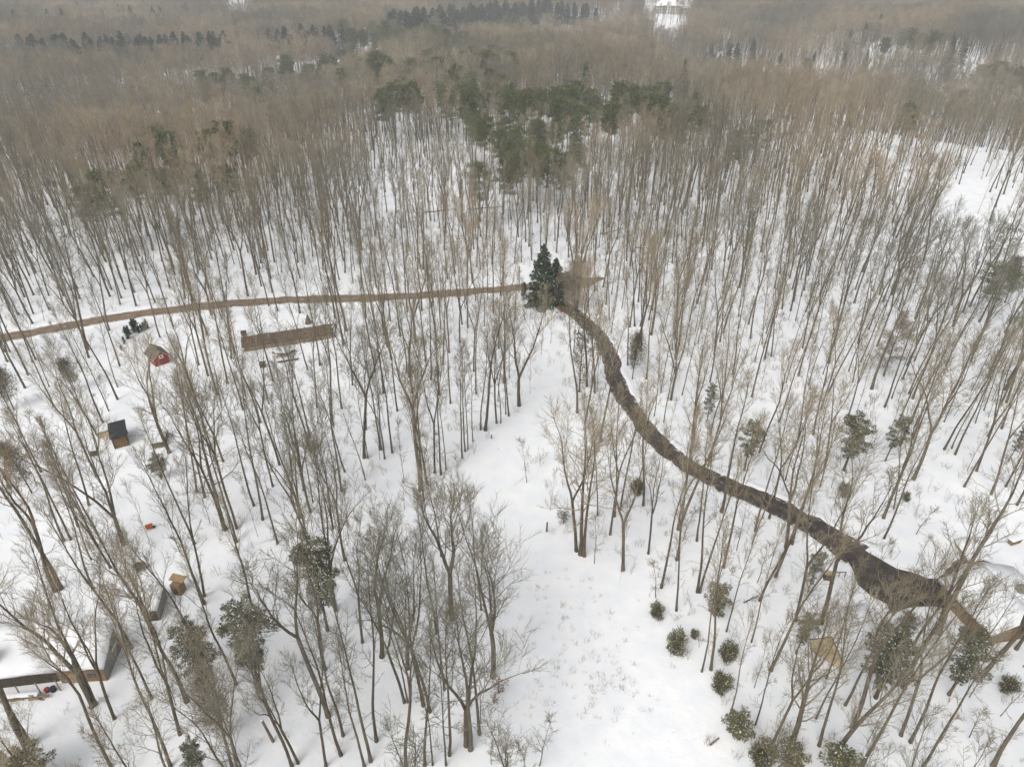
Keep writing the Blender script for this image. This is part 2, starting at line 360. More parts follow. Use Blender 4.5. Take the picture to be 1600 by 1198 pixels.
# ------------------------------------------------------------------ bare trees
def nrm(v):
    l = math.sqrt(v[0] * v[0] + v[1] * v[1] + v[2] * v[2]) or 1e-9
    return (v[0] / l, v[1] / l, v[2] / l)
def walk(R, p, d, L, n, up, wig):
    pts = [p]; s = L / n
    for _ in range(n):
        d = nrm((d[0] + R.gauss(0, wig), d[1] + R.gauss(0, wig), d[2] + R.gauss(0, wig) + up))
        p = (p[0] + d[0] * s, p[1] + d[1] * s, p[2] + d[2] * s); pts.append(p)
    return pts
def at(pts, t):
    x = t * (len(pts) - 1); i = min(int(x), len(pts) - 2); f = x - i
    a, b = pts[i], pts[i + 1]
    return tuple(a[k] + (b[k] - a[k]) * f for k in range(3)), nrm(tuple(b[k] - a[k] for k in range(3)))
def turn(R, d, ang):
    """a direction ang away from d, at a random side"""
    r = nrm((R.gauss(0, 1), R.gauss(0, 1), R.gauss(0, 1)))
    k = r[0] * d[0] + r[1] * d[1] + r[2] * d[2]
    q = nrm((r[0] - k * d[0], r[1] - k * d[1], r[2] - k * d[2]))
    c, s = math.cos(ang), math.sin(ang)
    return (d[0] * c + q[0] * s, d[1] * c + q[1] * s, d[2] * c + q[2] * s)
def lin(a, b, n): return [a + (b - a) * i / (n - 1) for i in range(n)]
def gen_tree(seed, H=20, r=.2, cs=.5, spread=3.6, leaders=1, fork=.45, nl=10, n2=7, n3=7, tw=.0105, el=(50, 70), up=.05, wig=.075, low=4, sides=(7, 5, 3)):
    R = random.Random(seed)
    trunk, limbs, tws = [], [], []
    L = []
    if leaders == 1:
        p = walk(R, (0, 0, -.5), nrm((R.gauss(0, .03), R.gauss(0, .03), 1)), H, 14, .05, .032)
        rad = [r * (1 - .82 * i / 14) for i in range(15)]; rad[0] *= 1.5; rad[1] *= 1.04
        trunk.append((p, rad)); L.append((p, rad, cs))
    else:
        hf = fork * H
        p = walk(R, (0, 0, -.5), nrm((R.gauss(0, .03), R.gauss(0, .03), 1)), hf, 7, .05, .03)
        rad = lin(r, r * .8, 8); rad[0] *= 1.5; rad[1] *= 1.04
        trunk.append((p, rad)); e, d0 = at(p, 1.0)
        a0 = R.uniform(0, 6.28)
        for k in range(leaders):
            a = a0 + k * 6.283 / leaders + R.uniform(-.4, .4); tl = math.radians(R.uniform(7, 16))
            d = (math.cos(a) * math.sin(tl), math.sin(a) * math.sin(tl), math.cos(tl))
            q = walk(R, e, d, (H - hf) * R.uniform(.88, 1.03), 9, .04, .07)
            rr = r * (.8 if leaders == 2 else .68) * R.uniform(.8, 1)
            rad = [rr * (1 - .86 * i / 9) for i in range(10)]
            trunk.append((q, rad)); L.append((q, rad, max(.12, (cs - fork) / (1 - fork))))
    for p, rad, c0 in L:
        nn = max(4, round(nl / (1 if len(L) == 1 else len(L) * .75)))
        a = R.uniform(0, 6.28)
        for k in range(nn):
            t = c0 + (1 - c0) * ((k + R.random() * .8) / nn) ** .9; t = min(t, .985)
            u = (t - c0) / (1 - c0)
            o, d = at(p, t); a += 2.4 + R.uniform(-.5, .5)
            e = math.radians(R.uniform(*el) + 18 * u)
            ln = spread * (.42 + .75 * math.sin(math.pi * min(1, (1 - u) * .82 + .1))) * R.uniform(.75, 1.2)
            dd = (math.cos(a) * math.cos(e), math.sin(a) * math.cos(e), math.sin(e))
            q = walk(R, o, dd, ln, 6, up, wig)
            ri = min(.45 * np.interp(t, np.linspace(0, 1, len(rad)), rad), .02 * ln + .02)
            limbs.append((q, lin(ri, .011, 7)))
            sub(R, q, ln, n2, n3, tw, limbs, tws, up, wig)
        e, d = at(p, 1.0)
        for k in range(3):
            q = walk(R, e, turn(R, d, R.uniform(.1, .5)), spread * R.uniform(.4, .6), 6, up, wig)
            limbs.append((q, lin(.025, .009, 7))); sub(R, q, spread * .55, 4, 3, tw, limbs, tws, up, wig)
    for k in range(low):                                              # small dead lower branches
        o, d = at(L[0][0], R.uniform(.2, .55)); a = R.uniform(0, 6.28); e = R.uniform(.0, .6)
        ln = R.uniform(.8, 2.4)
        q = walk(R, o, (math.cos(a) * math.cos(e), math.sin(a) * math.cos(e), math.sin(e)), ln, 6, .02, .14)
        limbs.append((q, lin(.03, .008, 7))); sub(R, q, ln, 3, 2, tw, limbs, tws, .03, .1)
    nm = 'bare_%d' % seed
    tm = tube_mesh(nm + '_trunk', [(trunk, sides[0])], M['bark'])
    cm = tube_mesh(nm + '_crown', [(limbs, sides[1]), (tws, sides[2])], M['twig'])
    return tm, cm
def sub(R, q, ln, n2, n3, tw, limbs, tws, up, wig):
    for j in range(n2):
        t = .22 + .76 * (j + R.random()) / n2
        o, d = at(q, t); l2 = max(.5, ln * (.5 - .27 * t) * R.uniform(.6, 1.25))
        b = walk(R, o, turn(R, d, R.uniform(.5, .95)), l2, 4, up * 1.3, wig * 1.15)
        limbs.append((b + [b[-1]] * 0, lin(.019, .008, 5)))
        for k in range(n3):
            t3 = .15 + .85 * (k + R.random()) / n3
            o3, d3 = at(b, min(t3, 1)); l3 = max(.35, l2 * R.uniform(.3, .6))
            tws.append((walk(R, o3, turn(R, d3, R.uniform(.4, .85)), l3, 2, up * 1.6, .09), [tw, tw * .8, tw * .4]))
VAR = {'forest': [], 'thin': [], 'open': [], 'oak': [], 'mid': [], 'far': [], 'small': []}
for i in range(9):
    VAR['forest'].append(gen_tree(100 + i, H=20, r=.19, cs=(.42, .5, .38, .55, .46, .4, .5, .36, .45)[i], spread=(3.9, 3.4, 4.3, 3.6, 4.1, 3.8, 3.3, 4.2, 4.0)[i], leaders=(1, 1, 2, 1, 2, 1, 1, 3, 2)[i], fork=(.4, .4, .42, .4, .55, .4, .4, .36, .5)[i], nl=(12, 11, 14, 11, 13, 13, 12, 15, 13)[i], n2=7, n3=7))
for i in range(5):
    VAR['thin'].append(gen_tree(200 + i, H=16, r=.10, cs=(.4, .5, .35, .45, .55)[i], spread=(2.7, 2.4, 3.0, 2.8, 2.3)[i], nl=11, n2=6, n3=5, el=(50, 70), low=5))
for i in range(5):
    VAR['open'].append(gen_tree(300 + i, H=20, r=.27, cs=(.22, .28, .2, .3, .25)[i], spread=(5.0, 4.6, 5.4, 4.8, 5.2)[i], leaders=(1, 2, 3, 2, 3)[i], fork=(.3, .3, .25, .4, .32)[i], nl=(20, 20, 20, 18, 20)[i], n2=8, n3=8, el=(38, 62), up=.11))
for i in range(2):
    VAR['oak'].append(gen_tree(400 + i, H=19, r=.28, cs=.3, spread=7.2, leaders=1, nl=17, n2=9, n3=7, el=(5, 40), up=.05, wig=.22, tw=.014))
for i in range(6):
    VAR['mid'].append(gen_tree(500 + i, H=20, r=.19, cs=(.42, .5, .46, .38, .55, .4)[i], spread=3.9, leaders=(1, 1, 2, 1, 1, 2)[i], fork=.45, nl=11, n2=6, n3=5, tw=.019, low=2, sides=(5, 3, 3)))
for i in range(6):
    VAR['far'].append(gen_tree(600 + i, H=20, r=.2, cs=(.28, .36, .32, .26, .4, .3)[i], spread=4.7, leaders=(1, 2, 2, 3, 1, 2)[i], fork=.4, nl=12, n2=6, n3=5, tw=.03, low=0, sides=(4, 3, 3)))
for i in range(3):
    VAR['small'].append(gen_tree(700 + i, H=8, r=.05, cs=.25, spread=1.6, nl=9, n2=4, n3=4, tw=.010, low=2, sides=(5, 3, 3)))
def gen_brush(seed):
    R = random.Random(seed); A, B = [], []
    for k in range(R.randint(4, 7)):
        a = R.uniform(0, 6.28); t = R.uniform(.05, .5)
        q = walk(R, (R.gauss(0, .35), R.gauss(0, .35), -.05), (math.cos(a) * t, math.sin(a) * t, 1), R.uniform(.9, 2.6), 5, .02, .12)
        A.append((q, lin(.02, .008, 6)))
        for j in range(6):
            o, d = at(q, R.uniform(.25, .95)); B.append((walk(R, o, turn(R, d, R.uniform(.4, .9)), R.uniform(.3, .9), 2, .06, .1), [.011, .009, .005]))
    return tube_mesh('brush_%d' % seed, [(A, 3), (B, 3)], M['brush'])
BRUSH = [gen_brush(i) for i in range(5)]

# pixel positions of the trunk bases read from the photograph, by kind
T_BIG = '86,923 95,920 1283,974 1412,1074 1535,1054 1331,1137 1552,1197 1362,608 1427,749 569,715 657,766 902,645 137,546 524,497 541,517 758,672 1045,965 292,1096 513,1119 1295,567 1060,827 41,1165 974,890 901,861 913,868 735,1170 1228,855 1127,800'
T_OPEN = '330,492 770,1057 707,966 637,1044 729,1164 1233,1170 265,707 246,1005 650,535 811,634 596,1026 144,1103 900,482 1304,1180 193,851'
T_OAK = '907,866 352,827'
T_MED = '''1416,1027 100,845 111,843 146,920 173,887 206,1012 237,1091 179,1122 149,1101 51,1166 281,1147 173,1197 266,1197 319,931 320,943 353,828 369,847 325,1033 369,1069 384,1069 352,1155 362,1197
481,851 516,886 566,1003 539,875 632,1097 662,1102 694,1077 682,989 749,1147 702,1179 579,1189 588,1157 536,1149 466,1192 533,1179 569,1197 509,1197 634,1197 664,1195 456,1197 672,1112
1033,918 1013,865 953,835 1057,954 1090,925 1093,925 1057,875 1059,827 1089,845 1130,886 1136,966 1111,1046 1104,989 1112,1102 1187,938 1180,830 1243,970 1238,850 1211,901 1381,841 1320,1101 1408,1149 1422,1159 1343,1197 1280,1165 1442,1197 1587,1014 1205,1165
184,624 51,566 56,562 161,660 152,680 349,721 384,619 380,640 340,721 151,744 65,737 15,762 307,767 320,777 370,826 304,850 397,790 122,822 160,850 426,760 437,726 407,660 470,809 480,843 485,800 486,706 484,682 520,664 534,638 539,737 572,671 594,702 601,717 613,707 621,642 662,782 667,755 679,739 689,742 656,739 687,617 704,630 722,716 727,705 751,671 776,661 795,650 475,766 534,767 520,825 410,812 434,849 495,637 427,595 500,571
915,657 938,690 960,807 986,786 969,796 1005,790 1129,629 1175,620 1079,705 1106,730 1186,707 1426,685 1243,700 1217,659 1305,779 1287,736 1271,679 1367,714 1401,667 1475,702 1492,710 1506,760 1526,736 1549,772 1544,682 1571,760 1589,789 1590,689 1565,670 1382,636 1202,810
16,550 52,490 77,484 100,477 190,466 187,572 185,542 250,527 271,510 332,470 196,452 175,453 210,457 230,447 265,450 291,434 76,462 349,401 420,479 565,451 585,502 572,496 600,524 612,562 605,542 610,502 636,582 665,565 692,570 702,551 689,514 722,507 731,512 740,580 744,615 779,544 745,417 751,421 481,577 639,590 434,486
804,412 831,407 902,396 908,396 930,399 947,476 984,511 992,510 1000,510 1055,530 1077,502 1116,555 1145,585 1010,592 1109,597 1344,566 1247,587 1254,544 1374,570 1410,592 1420,615 1340,537 1426,623 1517,565'''
T_THIN = '''156,859 143,874 236,1117 520,827 637,1097 676,1195 697,1195 1049,971 1071,999 1140,1116 1174,1003 1175,850 1096,1049 1180,1132 1135,986 1291,1059 1275,1122 1504,1059 170,642 184,605 346,637 420,631 489,784 571,750 575,716 597,703 697,734 731,702 739,690 782,661 790,647 813,634 1022,650 1037,660 934,805 1281,761 1267,771 1487,701 1227,750 1424,662 1435,669 1475,659 1524,661 1537,641 7,550 757,510 460,442 815,410 911,396 924,391 1039,511 1070,459 962,466 956,460 1228,598'''
CLEAR = [(738, 716), (800, 655), (845, 600), (885, 585), (875, 640), (835, 690), (818, 770), (850, 832), (900, 885), (985, 905), (1025, 960), (1055, 1030), (1095, 1090), (1120, 1330), (1300, 2600), (780, 2600), (830, 1330), (850, 1190), (800, 1120), (768, 1075), (768, 1000), (780, 900), (765, 830), (735, 770)]
YARD = [(190, 600), (235, 585), (262, 600), (255, 700), (242, 780), (225, 830), (200, 820), (185, 720)]
YARD2 = [(-40, 880), (150, 930), (235, 900), (300, 900), (270, 1000), (200, 1080), (100, 1085), (-60, 1100)]
YARD3 = [(360, 500), (530, 490), (530, 575), (390, 590)]
YARD4 = [(190, 500), (320, 490), (300, 580), (200, 580)]
YARD5 = [(1245, 985), (1330, 960), (1380, 1010), (1320, 1055), (1250, 1035)]
YARD6 = [(1440, 840), (1640, 820), (1680, 1000), (1540, 1025), (1460, 960)]
EXCL = [CLEAR, YARD, YARD2, YARD3, YARD4, YARD5, YARD6, PADP]
def near_road(x, y, m=1.0):
    r = np.zeros(np.shape(x), bool)
    for c in ROADS:
        cc = c[::2]
        for i in range(0, len(cc), 1):
            r |= (x - cc[i, 0]) ** 2 + (y - cc[i, 1]) ** 2 < (cc[i, 2] / 2 + m) ** 2
    return r
TREES = []                                                            # x, y, kind, variant, scale xy, scale z, rot, lean, tier
RT = random.Random(11)
def lay(s, kind, h, fat=1.0):
    for w_ in s.split():
        px, py = map(float, w_.split(',')); p = hit(px, py)
        k = RT.uniform(.86, 1.1); n = len(VAR[kind])
        TREES.append([p.x, p.y, kind, RT.randrange(n), k * fat, k * h, RT.uniform(0, 6.28), RT.gauss(0, .03), px, py])
lay(T_BIG, 'forest', 1.1, 1.25); lay(T_OPEN, 'open', .98); lay(T_OAK, 'oak', 1.05); lay(T_MED, 'forest', .98, .78); lay(T_THIN, 'thin', 1.0, .9)
lay('1466,989', 'forest', 1.15, 1.7); lay('792,1238 1190,1235 60,1240', 'open', .5, .55)
N_READ = len(TREES)
# filler trees over the whole wood
rn = np.random.default_rng(21)
def scatter(d0, d1, spacing):
    xm = d1 * .98 + 30
    gx = np.arange(-xm, xm, spacing); gy = np.arange(d0, d1, spacing)
    a, b = np.meshgrid(gx, gy); a = a.ravel() + rn.uniform(-.48, .48, a.size) * spacing; b = b.ravel() + rn.uniform(-.48, .48, b.size) * spacing
    px, py = proj(a, b, height(a, b))
    zz = b * CF[1] + CAM_H * math.sin(PITCH)
    k = (px > -260) & (px < 1860) & (b > 14) & (zz > 8)
    a, b, px, py = a[k], b[k], px[k], py[k]
    k = ~near_road(a, b)
    for e in EXCL: k &= ~in_poly(px, py, e)
    return a[k], b[k], px[k], py[k]
OPENP = [([(1100, 190), (1600, 245), (1700, 260), (1700, 300), (1400, 300), (1150, 230)], .42), ([(1450, 300), (1700, 290), (1700, 500), (1540, 490), (1440, 390)], .07),
         ([(1300, 270), (1500, 270), (1560, 340), (1330, 330)], .5), ([(1420, 680), (1700, 660), (1700, 830), (1440, 830)], .35), ([(-60, 520), (190, 520), (200, 700), (-60, 640)], .45), ([(-80, 830), (180, 830), (120, 960), (-80, 900)], .2),
         ([(1000, 8), (1088, 8), (1085, 34), (1005, 34)], .0), ([(1000, 34), (1080, 34), (1070, 58), (1010, 58)], .25), ([(955, 8), (985, 8), (985, 32), (955, 30)], .3), ([(362, 8), (402, 8), (400, 40), (355, 44)], .0), ([(720, 40), (790, 40), (790, 70), (720, 70)], .6),
         ([(1240, 160), (1480, 160), (1480, 200), (1240, 200)], .55), ([(700, 660), (830, 640), (800, 720), (700, 760)], .4)]
def thin_out(a, b, px, py, base):
    pr = np.full(a.shape, base)
    for poly, f in OPENP: pr = np.where(in_poly(px, py, poly), pr * f, pr)
    k = rn.random(a.size) < pr
    return a[k], b[k], px[k], py[k]
read = np.array([[t[0], t[1]] for t in TREES])
a, b, px, py = scatter(14, 185, 4.2); a, b, px, py = thin_out(a, b, px, py, .75)
far_ok = np.array([np.min((read[:, 0] - u) ** 2 + (read[:, 1] - v) ** 2) > (3.2 if 500 < q else 2.6) ** 2 for u, v, q in zip(a, b, py)])
dens = np.where(py > 1198, .9, np.where(py > 640, .32, np.where(py > 480, .9, 1)))
far_ok &= rn.random(a.size) < dens
for u, v, p_, q_ in zip(a[far_ok], b[far_ok], px[far_ok], py[far_ok]):
    kd = RT.choices(['forest', 'thin', 'open'], [.55, .42, .03])[0]
    k = RT.uniform(.8, 1.12)
    TREES.append([u, v, kd, RT.randrange(len(VAR[kd])), k * RT.uniform(.75, 1.05), k, RT.uniform(0, 6.28), RT.gauss(0, .035), p_, q_])
for d0, d1, sp, base, kd in ((185, 300, 4.2, .95, 'mid'), (300, 520, 4.8, .95, 'far'), (520, 900, 5.4, .97, 'far'), (900, 1500, 8.0, .95, 'far'), (1500, 2300, 15, .95, 'far')):
    a, b, px, py = scatter(d0, d1, sp); a, b, px, py = thin_out(a, b, px, py, base)
    fld = np.sin(a / 43 + 1.7) * np.sin(b / 57 + .4) + .6 * np.sin(a / 23 - b / 31)
    keep = rn.random(a.size) < np.clip(1.05 + .5 * fld, .35, 1); a, b, px, py, fld = a[keep], b[keep], px[keep], py[keep], fld[keep]
    for u, v, p_, q_, f_ in zip(a, b, px, py, fld):
        k = RT.uniform(.72, 1.12) * (1 + .13 * f_) * (1.0 if d0 < 900 else 1.12)
        fat = RT.uniform(.8, 1.2) * (1 if d0 < 520 else 1.3 if d0 < 900 else 1.7)
        TREES.append([u, v, kd, RT.randrange(len(VAR[kd])), k * fat, k, RT.uniform(0, 6.28), RT.gauss(0, .03), p_, q_])
for poly, d0, d1, sp in (([(1060, 30), (1700, 30), (1700, 125), (1060, 100)], 330, 1100, 5.4), ([(940, 6), (1010, 6), (1010, 60), (940, 60)], 500, 1400, 8), ([(-60, 60), (560, 60), (560, 125), (-60, 160)], 330, 900, 7)):
    a, b, px, py = scatter(d0, d1, sp); k = in_poly(px, py, poly); a, b, px, py = thin_out(a[k], b[k], px[k], py[k], .9)
    for u, v, p_, q_ in zip(a, b, px, py):
        k = RT.uniform(.7, 1.1); TREES.append([u, v, 'far', RT.randrange(6), k * RT.uniform(1, 1.5), k, RT.uniform(0, 6.28), RT.gauss(0, .03), p_, q_])
print('trees', len(TREES))

# ------------------------------------------------------------------ conifers
def leaves(C, D, ln, wd, R):
    """one bent diamond of two triangles per needle spray: centres C, directions D"""
    n = len(C); D = D / (np.linalg.norm(D, axis=1, keepdims=True) + 1e-9)
    S_ = np.cross(D, R.normal(0, 1, (n, 3))); S_ /= np.linalg.norm(S_, axis=1, keepdims=True) + 1e-9
    l = (ln * R.uniform(.6, 1.3, n))[:, None]; w_ = (wd * R.uniform(.6, 1.3, n))[:, None]
    U = np.cross(D, S_)
    V = np.stack([C - D * l * .5, C + S_ * w_ * .5 + U * w_ * .15, C + D * l * .5, C - S_ * w_ * .5 + U * w_ * .15], 1).reshape(-1, 3)
    i = np.arange(n) * 4
    return V, np.concatenate([np.stack([i, i + 1, i + 2], 1), np.stack([i, i + 2, i + 3], 1)])
def conifer(seed, kind, H, rad, n, m, bare=.1, ln=.45, wd=.22, nb=60, gaps=.0, droop=-.15, snow=0.0):
    R = np.random.default_rng(seed); Rp = random.Random(seed)
    r0 = .011 * H + .03
    tp = walk(Rp, (0, 0, -.4), (Rp.gauss(0, .02), Rp.gauss(0, .02), 1), H, 9, .05, .02 if kind != 'pine' else .04)
    trunk = [(tp, [r0 * (1.35 if i == 0 else 1) * (1 - .88 * i / 9) for i in range(10)])]
    br, CC, DD = [], [], []
    for k in range(nb):
        u = (k + Rp.random()) / nb
        t = bare + (.99 - bare) * (u ** .85 if kind != 'pine' else u)
        o, d = at(tp, t); a = k * 2.4 + Rp.uniform(-.5, .5)
        if kind == 'spruce': L = rad * ((1 - u) ** .85 + .05) * Rp.uniform(.75, 1.12); e = -.12 + .55 * u
        elif kind == 'hemlock': L = rad * (math.sin(math.pi * (.2 + .78 * (1 - u))) ** .8 * .9 * (1 - u * .4) + .06) * Rp.uniform(.55, 1.2); e = .05 + .4 * u
        elif kind == 'pine': L = rad * (.35 + .75 * math.sin(math.pi * (.12 + .8 * u))) * Rp.uniform(.6, 1.2); e = .1 + .6 * u
        else: L = rad * (math.sin(math.pi * (.12 + .80 * u)) ** .7) * Rp.uniform(.5, 1.25); e = .3 + .7 * u
        dd = (math.cos(a) * math.cos(e), math.sin(a) * math.cos(e), math.sin(e))
        q = walk(Rp, o, dd, L, 5, droop * .2 if kind in ('spruce', 'hemlock') else .05, .07)
        br.append((q, lin(max(.012, .012 * L + .008), .006, 6)))
        if Rp.random() < gaps: continue
        m_ = max(4, int(n / nb * (L / rad) * 1.5)); Q = np.array(q)
        if kind == 'pine':
            for cl in range(3):
                c, _ = at(q, Rp.uniform(.45, 1)); k_ = max(3, m_ // 3); s = .26 * L ** .5 + .18
                P = np.array(c) + R.normal(0, 1, (k_, 3)) * np.array([s, s, s * .5])
                CC.append(P); DD.append(P - np.array(c) + np.array([0, 0, .3]) + R.normal(0, .25, (k_, 3)))
        else:
            s = R.uniform(.12, 1.04, m_) ** .8; x = np.clip(s, 0, 1) * 5; i = np.minimum(x.astype(int), 4); f = (x - i)[:, None]
            P = Q[i] * (1 - f) + Q[i + 1] * f; dv = np.array(dd)
            side = np.cross(dv, [0, 0, 1.]); side /= np.linalg.norm(side) + 1e-9
            wdt = (.30 * L * (1 - .55 * np.abs(s - .35)))[:, None] * R.uniform(-1, 1, (m_, 1))
            P = P + side * wdt + np.array([0, 0, 1]) * R.normal(-.06, .10 + (.05 if kind != 'spruce' else 0), (m_, 1))
            if kind == 'bush': P = P + R.normal(0, .08 * rad, (m_, 3))
            CC.append(P); DD.append(dv + side * np.sign(wdt) * .8 + R.normal(0, .4, (m_, 3)) + np.array([0, 0, -.35 if kind in ('spruce', 'hemlock') else .3]))
    V, T = leaves(np.concatenate(CC), np.concatenate(DD), ln, wd, R)
    nm = kind + '_%d' % seed
    tm = tube_mesh(nm + '_trunk', [(trunk, 6)], M['bark'])
    BV, BQ = tubes(br, 3)
    cm = mesh_np(nm + '_crown', np.concatenate([BV, V]), BQ, T + len(BV), M['bark'], smooth=False)
    cm.materials.append(m); cm.materials.append(M['roofsnow'])
    sn = np.repeat(np.where(R.random(len(V) // 4) < snow, 2, 1), 1).astype(np.int32)
    cm.polygons.foreach_set('material_index', np.concatenate([np.zeros(len(BQ), np.int32), sn, sn]))
    return tm, cm
CON = {}
CON['spruce'] = [conifer(10 + i, 'spruce', 15, 4.6, 15000, M['spruce'], .05, .6, .26, 130, snow=.05) for i in range(2)]
CON['far_spruce'] = [conifer(20 + i, 'spruce', 20, (3.3, 2.8, 3.6)[i], 3600, M['spruce'], .1, 1.0, .55, 80) for i in range(3)]
CON['pine'] = [conifer(30 + i, 'pine', 20, (3.9, 3.4, 4.3)[i], 5200, M['pine'], (.5, .58, .45)[i], .5, .17, 34) for i in range(3)]
CON['far_pine'] = [conifer(40 + i, 'pine', 21, (4.2, 3.6, 4.6, 4.0)[i], 2600, M['pine'], (.5, .55, .42, .48)[i], .85, .34, 34) for i in range(4)]
CON['hemlock'] = [conifer(50 + i, 'hemlock', 13, (3.2, 2.8, 3.0)[i], 9000, M['hemlock'], (.25, .3, .2)[i], .32, .1, 50, .16, snow=.06) for i in range(3)]
CON['young'] = [conifer(60 + i, 'hemlock', 5, 1.9, 5600, M['cedar'], .16, .23, .08, 44, .08, snow=.08) for i in range(3)]
CON['bush'] = [conifer(70 + i, 'bush', 2.6, 1.35, 5200, M['cedar'], .04, .2, .075, 44, .12, snow=.08) for i in range(3)]
CON['arb'] = [conifer(80 + i, 'bush', 2.2, .42, 420, M['spruce'], .03, .26, .12, 40) for i in range(2)]
CON['olive'] = [conifer(90 + i, 'bush', 12, 3.4, 5200, M['olive'], .28, .42, .1, 90) for i in range(2)]
CON['larch'] = [conifer(95, 'spruce', 20, 3.0, 1800, M['larch'], .1, .8, .3, 60)]
CON['sparse'] = [conifer(97, 'hemlock', 12, 3.4, 3600, M['hemlock'], .3, .3, .1, 30, .1), conifer(98, 'pine', 12, 3.2, 1500, M['hemlock'], .35, .4, .15, 20)]
CON['thicket'] = [conifer(150 + i, 'bush', 10, 3.3, 7000, M['brush'], .12, .5, .045, 110) for i in range(2)]
CONIFERS = []
RC = random.Random(4)
ORD = ['first', 'second', 'third', 'fourth', 'fifth', 'sixth', 'seventh', 'eighth', 'ninth', 'tenth', 'eleventh', 'twelfth', 'thirteenth', 'fourteenth', 'fifteenth', 'sixteenth', 'seventeenth', 'eighteenth', 'nineteenth', 'twentieth']
for t_ in ('twenty', 'thirty', 'forty', 'fifty', 'sixty'):
    ORD += [t_ + '-' + o_ for o_ in ORD[:9]] + [{'twenty': 'thirtieth', 'thirty': 'fortieth', 'forty': 'fiftieth', 'fifty': 'sixtieth', 'sixty': 'seventieth'}[t_]]
def plant_conifer(px, py, kind, v, k, label, name, cat, group, crown=None, fat=1.0):
    vs = CON[kind]; tm, cm = vs[v % len(vs)]
    if crown is None: p = hit(px, py)
    else: p = hit(px, py, crown)
    r = thing(name, p, RC.uniform(0, 6.28), label, cat, group); r.scale = (k * fat, k * fat, k)
    link('trunk', tm, r); link('crown', cm, r)
    CONIFERS.append((p.x, p.y)); return r
def stand(text, items, kind, H, size, name='spruce_tree', cat='tree', group=None, fat=1.0):
    """crown centres in the photograph; labelled left to right"""
    items = sorted(items); n = len(items)
    for i, (px, py) in enumerate(items):
        k = RC.uniform(.85, 1.12) * size
        lab = text if n == 1 else ('leftmost ' if i == 0 else 'rightmost ' if i == n - 1 else ORD[i] + ' from left ') + text
        plant_conifer(px, py, kind, i + int(px), k, lab, name, cat, group, H * k * .72, fat * RC.uniform(.9, 1.12))
def row(x0, y0, x1, y1, n, jx=3, jy=3): return [(x0 + (x1 - x0) * i / max(1, n - 1) + RC.uniform(-jx, jx), y0 + (y1 - y0) * i / max(1, n - 1) + RC.uniform(-jy, jy)) for i in range(n)]
stand('dark spruce of the row along the far left ridge', row(34, 72, 345, 66, 30, 5, 6), 'far_spruce', 20, 1.1, fat=1.8, group='spruces along the far left ridge')
stand('dark spruce of the short row left of the far dark stand', row(420, 54, 545, 56, 13, 4, 5), 'far_spruce', 20, 1.05, fat=1.8, group='spruces of the short far row')
stand('lone dark spruce above the short far row', [(371, 44)], 'far_spruce', 20, 1.0)
stand('blue-grey conifer on the hazy top left hills', row(10, 22, 290, 14, 18, 10, 10), 'far_spruce', 20, 1.1, group='hazy conifers on the top left hills', fat=1.3)
stand('dark spruce of the dense stand at the top centre', row(612, 30, 855, 6, 34, 5, 5) + row(625, 36, 830, 18, 26, 6, 4), 'far_spruce', 20, 1.2, group='spruces of the dense far stand', fat=2.1)
stand('dark spruce of the small block right of the dense stand', row(850, 8, 928, 20, 9, 3, 4), 'far_spruce', 20, 1.1, group='spruces of the small far block', fat=1.7)
stand('green pine of the belt below the dense far stand', row(532, 52, 730, 66, 26, 6, 9), 'far_pine', 21, .95, 'pine_tree', group='pines of the belt below the far stand')
stand('olive pine at the left end of the middle pine wood', row(532, 100, 605, 112, 10, 5, 8), 'far_pine', 21, .95, 'pine_tree', group='pines of the middle pine wood')
stand('olive pine on the ridge of the middle pine wood', row(665, 92, 800, 104, 20, 5, 10) + [(716, 128), (732, 135), (766, 132)], 'far_pine', 21, .95, 'pine_tree', group='pines of the middle pine wood')
stand('tall dark round conifer left of the two far tall spruces', [(812, 47)], 'far_spruce', 20, 1.0, fat=1.4)
stand('tall dark spruce in the open wood left of the mansion', [(874, 57), (911, 55)], 'far_spruce', 20, 1.15, group='two tall far spruces')
stand('dark conifer below the mansion hill', [(948, 91), (1065, 98), (1067, 112), (885, 114), (915, 118)], 'far_spruce', 20, 1.0, group='conifers below the mansion hill')
stand('golden larch standing among dark conifers below the mansion', [(1028, 101)], 'larch', 20, .95, 'larch_tree')
stand('dark spruce in the clump right of the mansion hill', [(1111, 81), (1139, 64), (1138, 84), (1178, 73), (1156, 78), (1100, 92)], 'far_spruce', 20, 1.0, group='spruces right of the mansion hill', fat=1.2)
stand('small far spruce on the right skyline slope', [(1114, 20), (1241, 30), (1354, 46), (1374, 34), (1566, 64)], 'far_spruce', 20, 1.0, group='far spruces on the right slope')
stand('dark pine of the far clump on the right', [(1411, 61), (1425, 64), (1441, 68), (1455, 66), (1381, 74)], 'far_pine', 21, 1, 'pine_tree', group='pines of the far right clump')
stand('dark pine of the bushy clump at the right edge', [(1530, 118), (1545, 122), (1560, 116), (1576, 120), (1593, 125)], 'far_pine', 21, 1, 'pine_tree', group='pines at the right edge', fat=1.2)
stand('lone olive conifer in the bare wood on the right', [(1259, 105), (1349, 145), (1418, 186)], 'far_pine', 21, .85, 'pine_tree', group='lone conifers in the right wood')
stand('olive pine of the upper left pine line', [(317, 131), (337, 135), (358, 128), (395, 142), (425, 121), (449, 115), (483, 122), (505, 110), (520, 105)], 'far_pine', 21, .95, 'pine_tree', group='pines of the upper left line')
stand('olive pine of the left pine patch', [(250, 226), (277, 216), (331, 236), (358, 223), (385, 230), (287, 263), (223, 256), (172, 219), (262, 240)], 'far_pine', 21, .9, 'pine_tree', group='pines of the left patch')
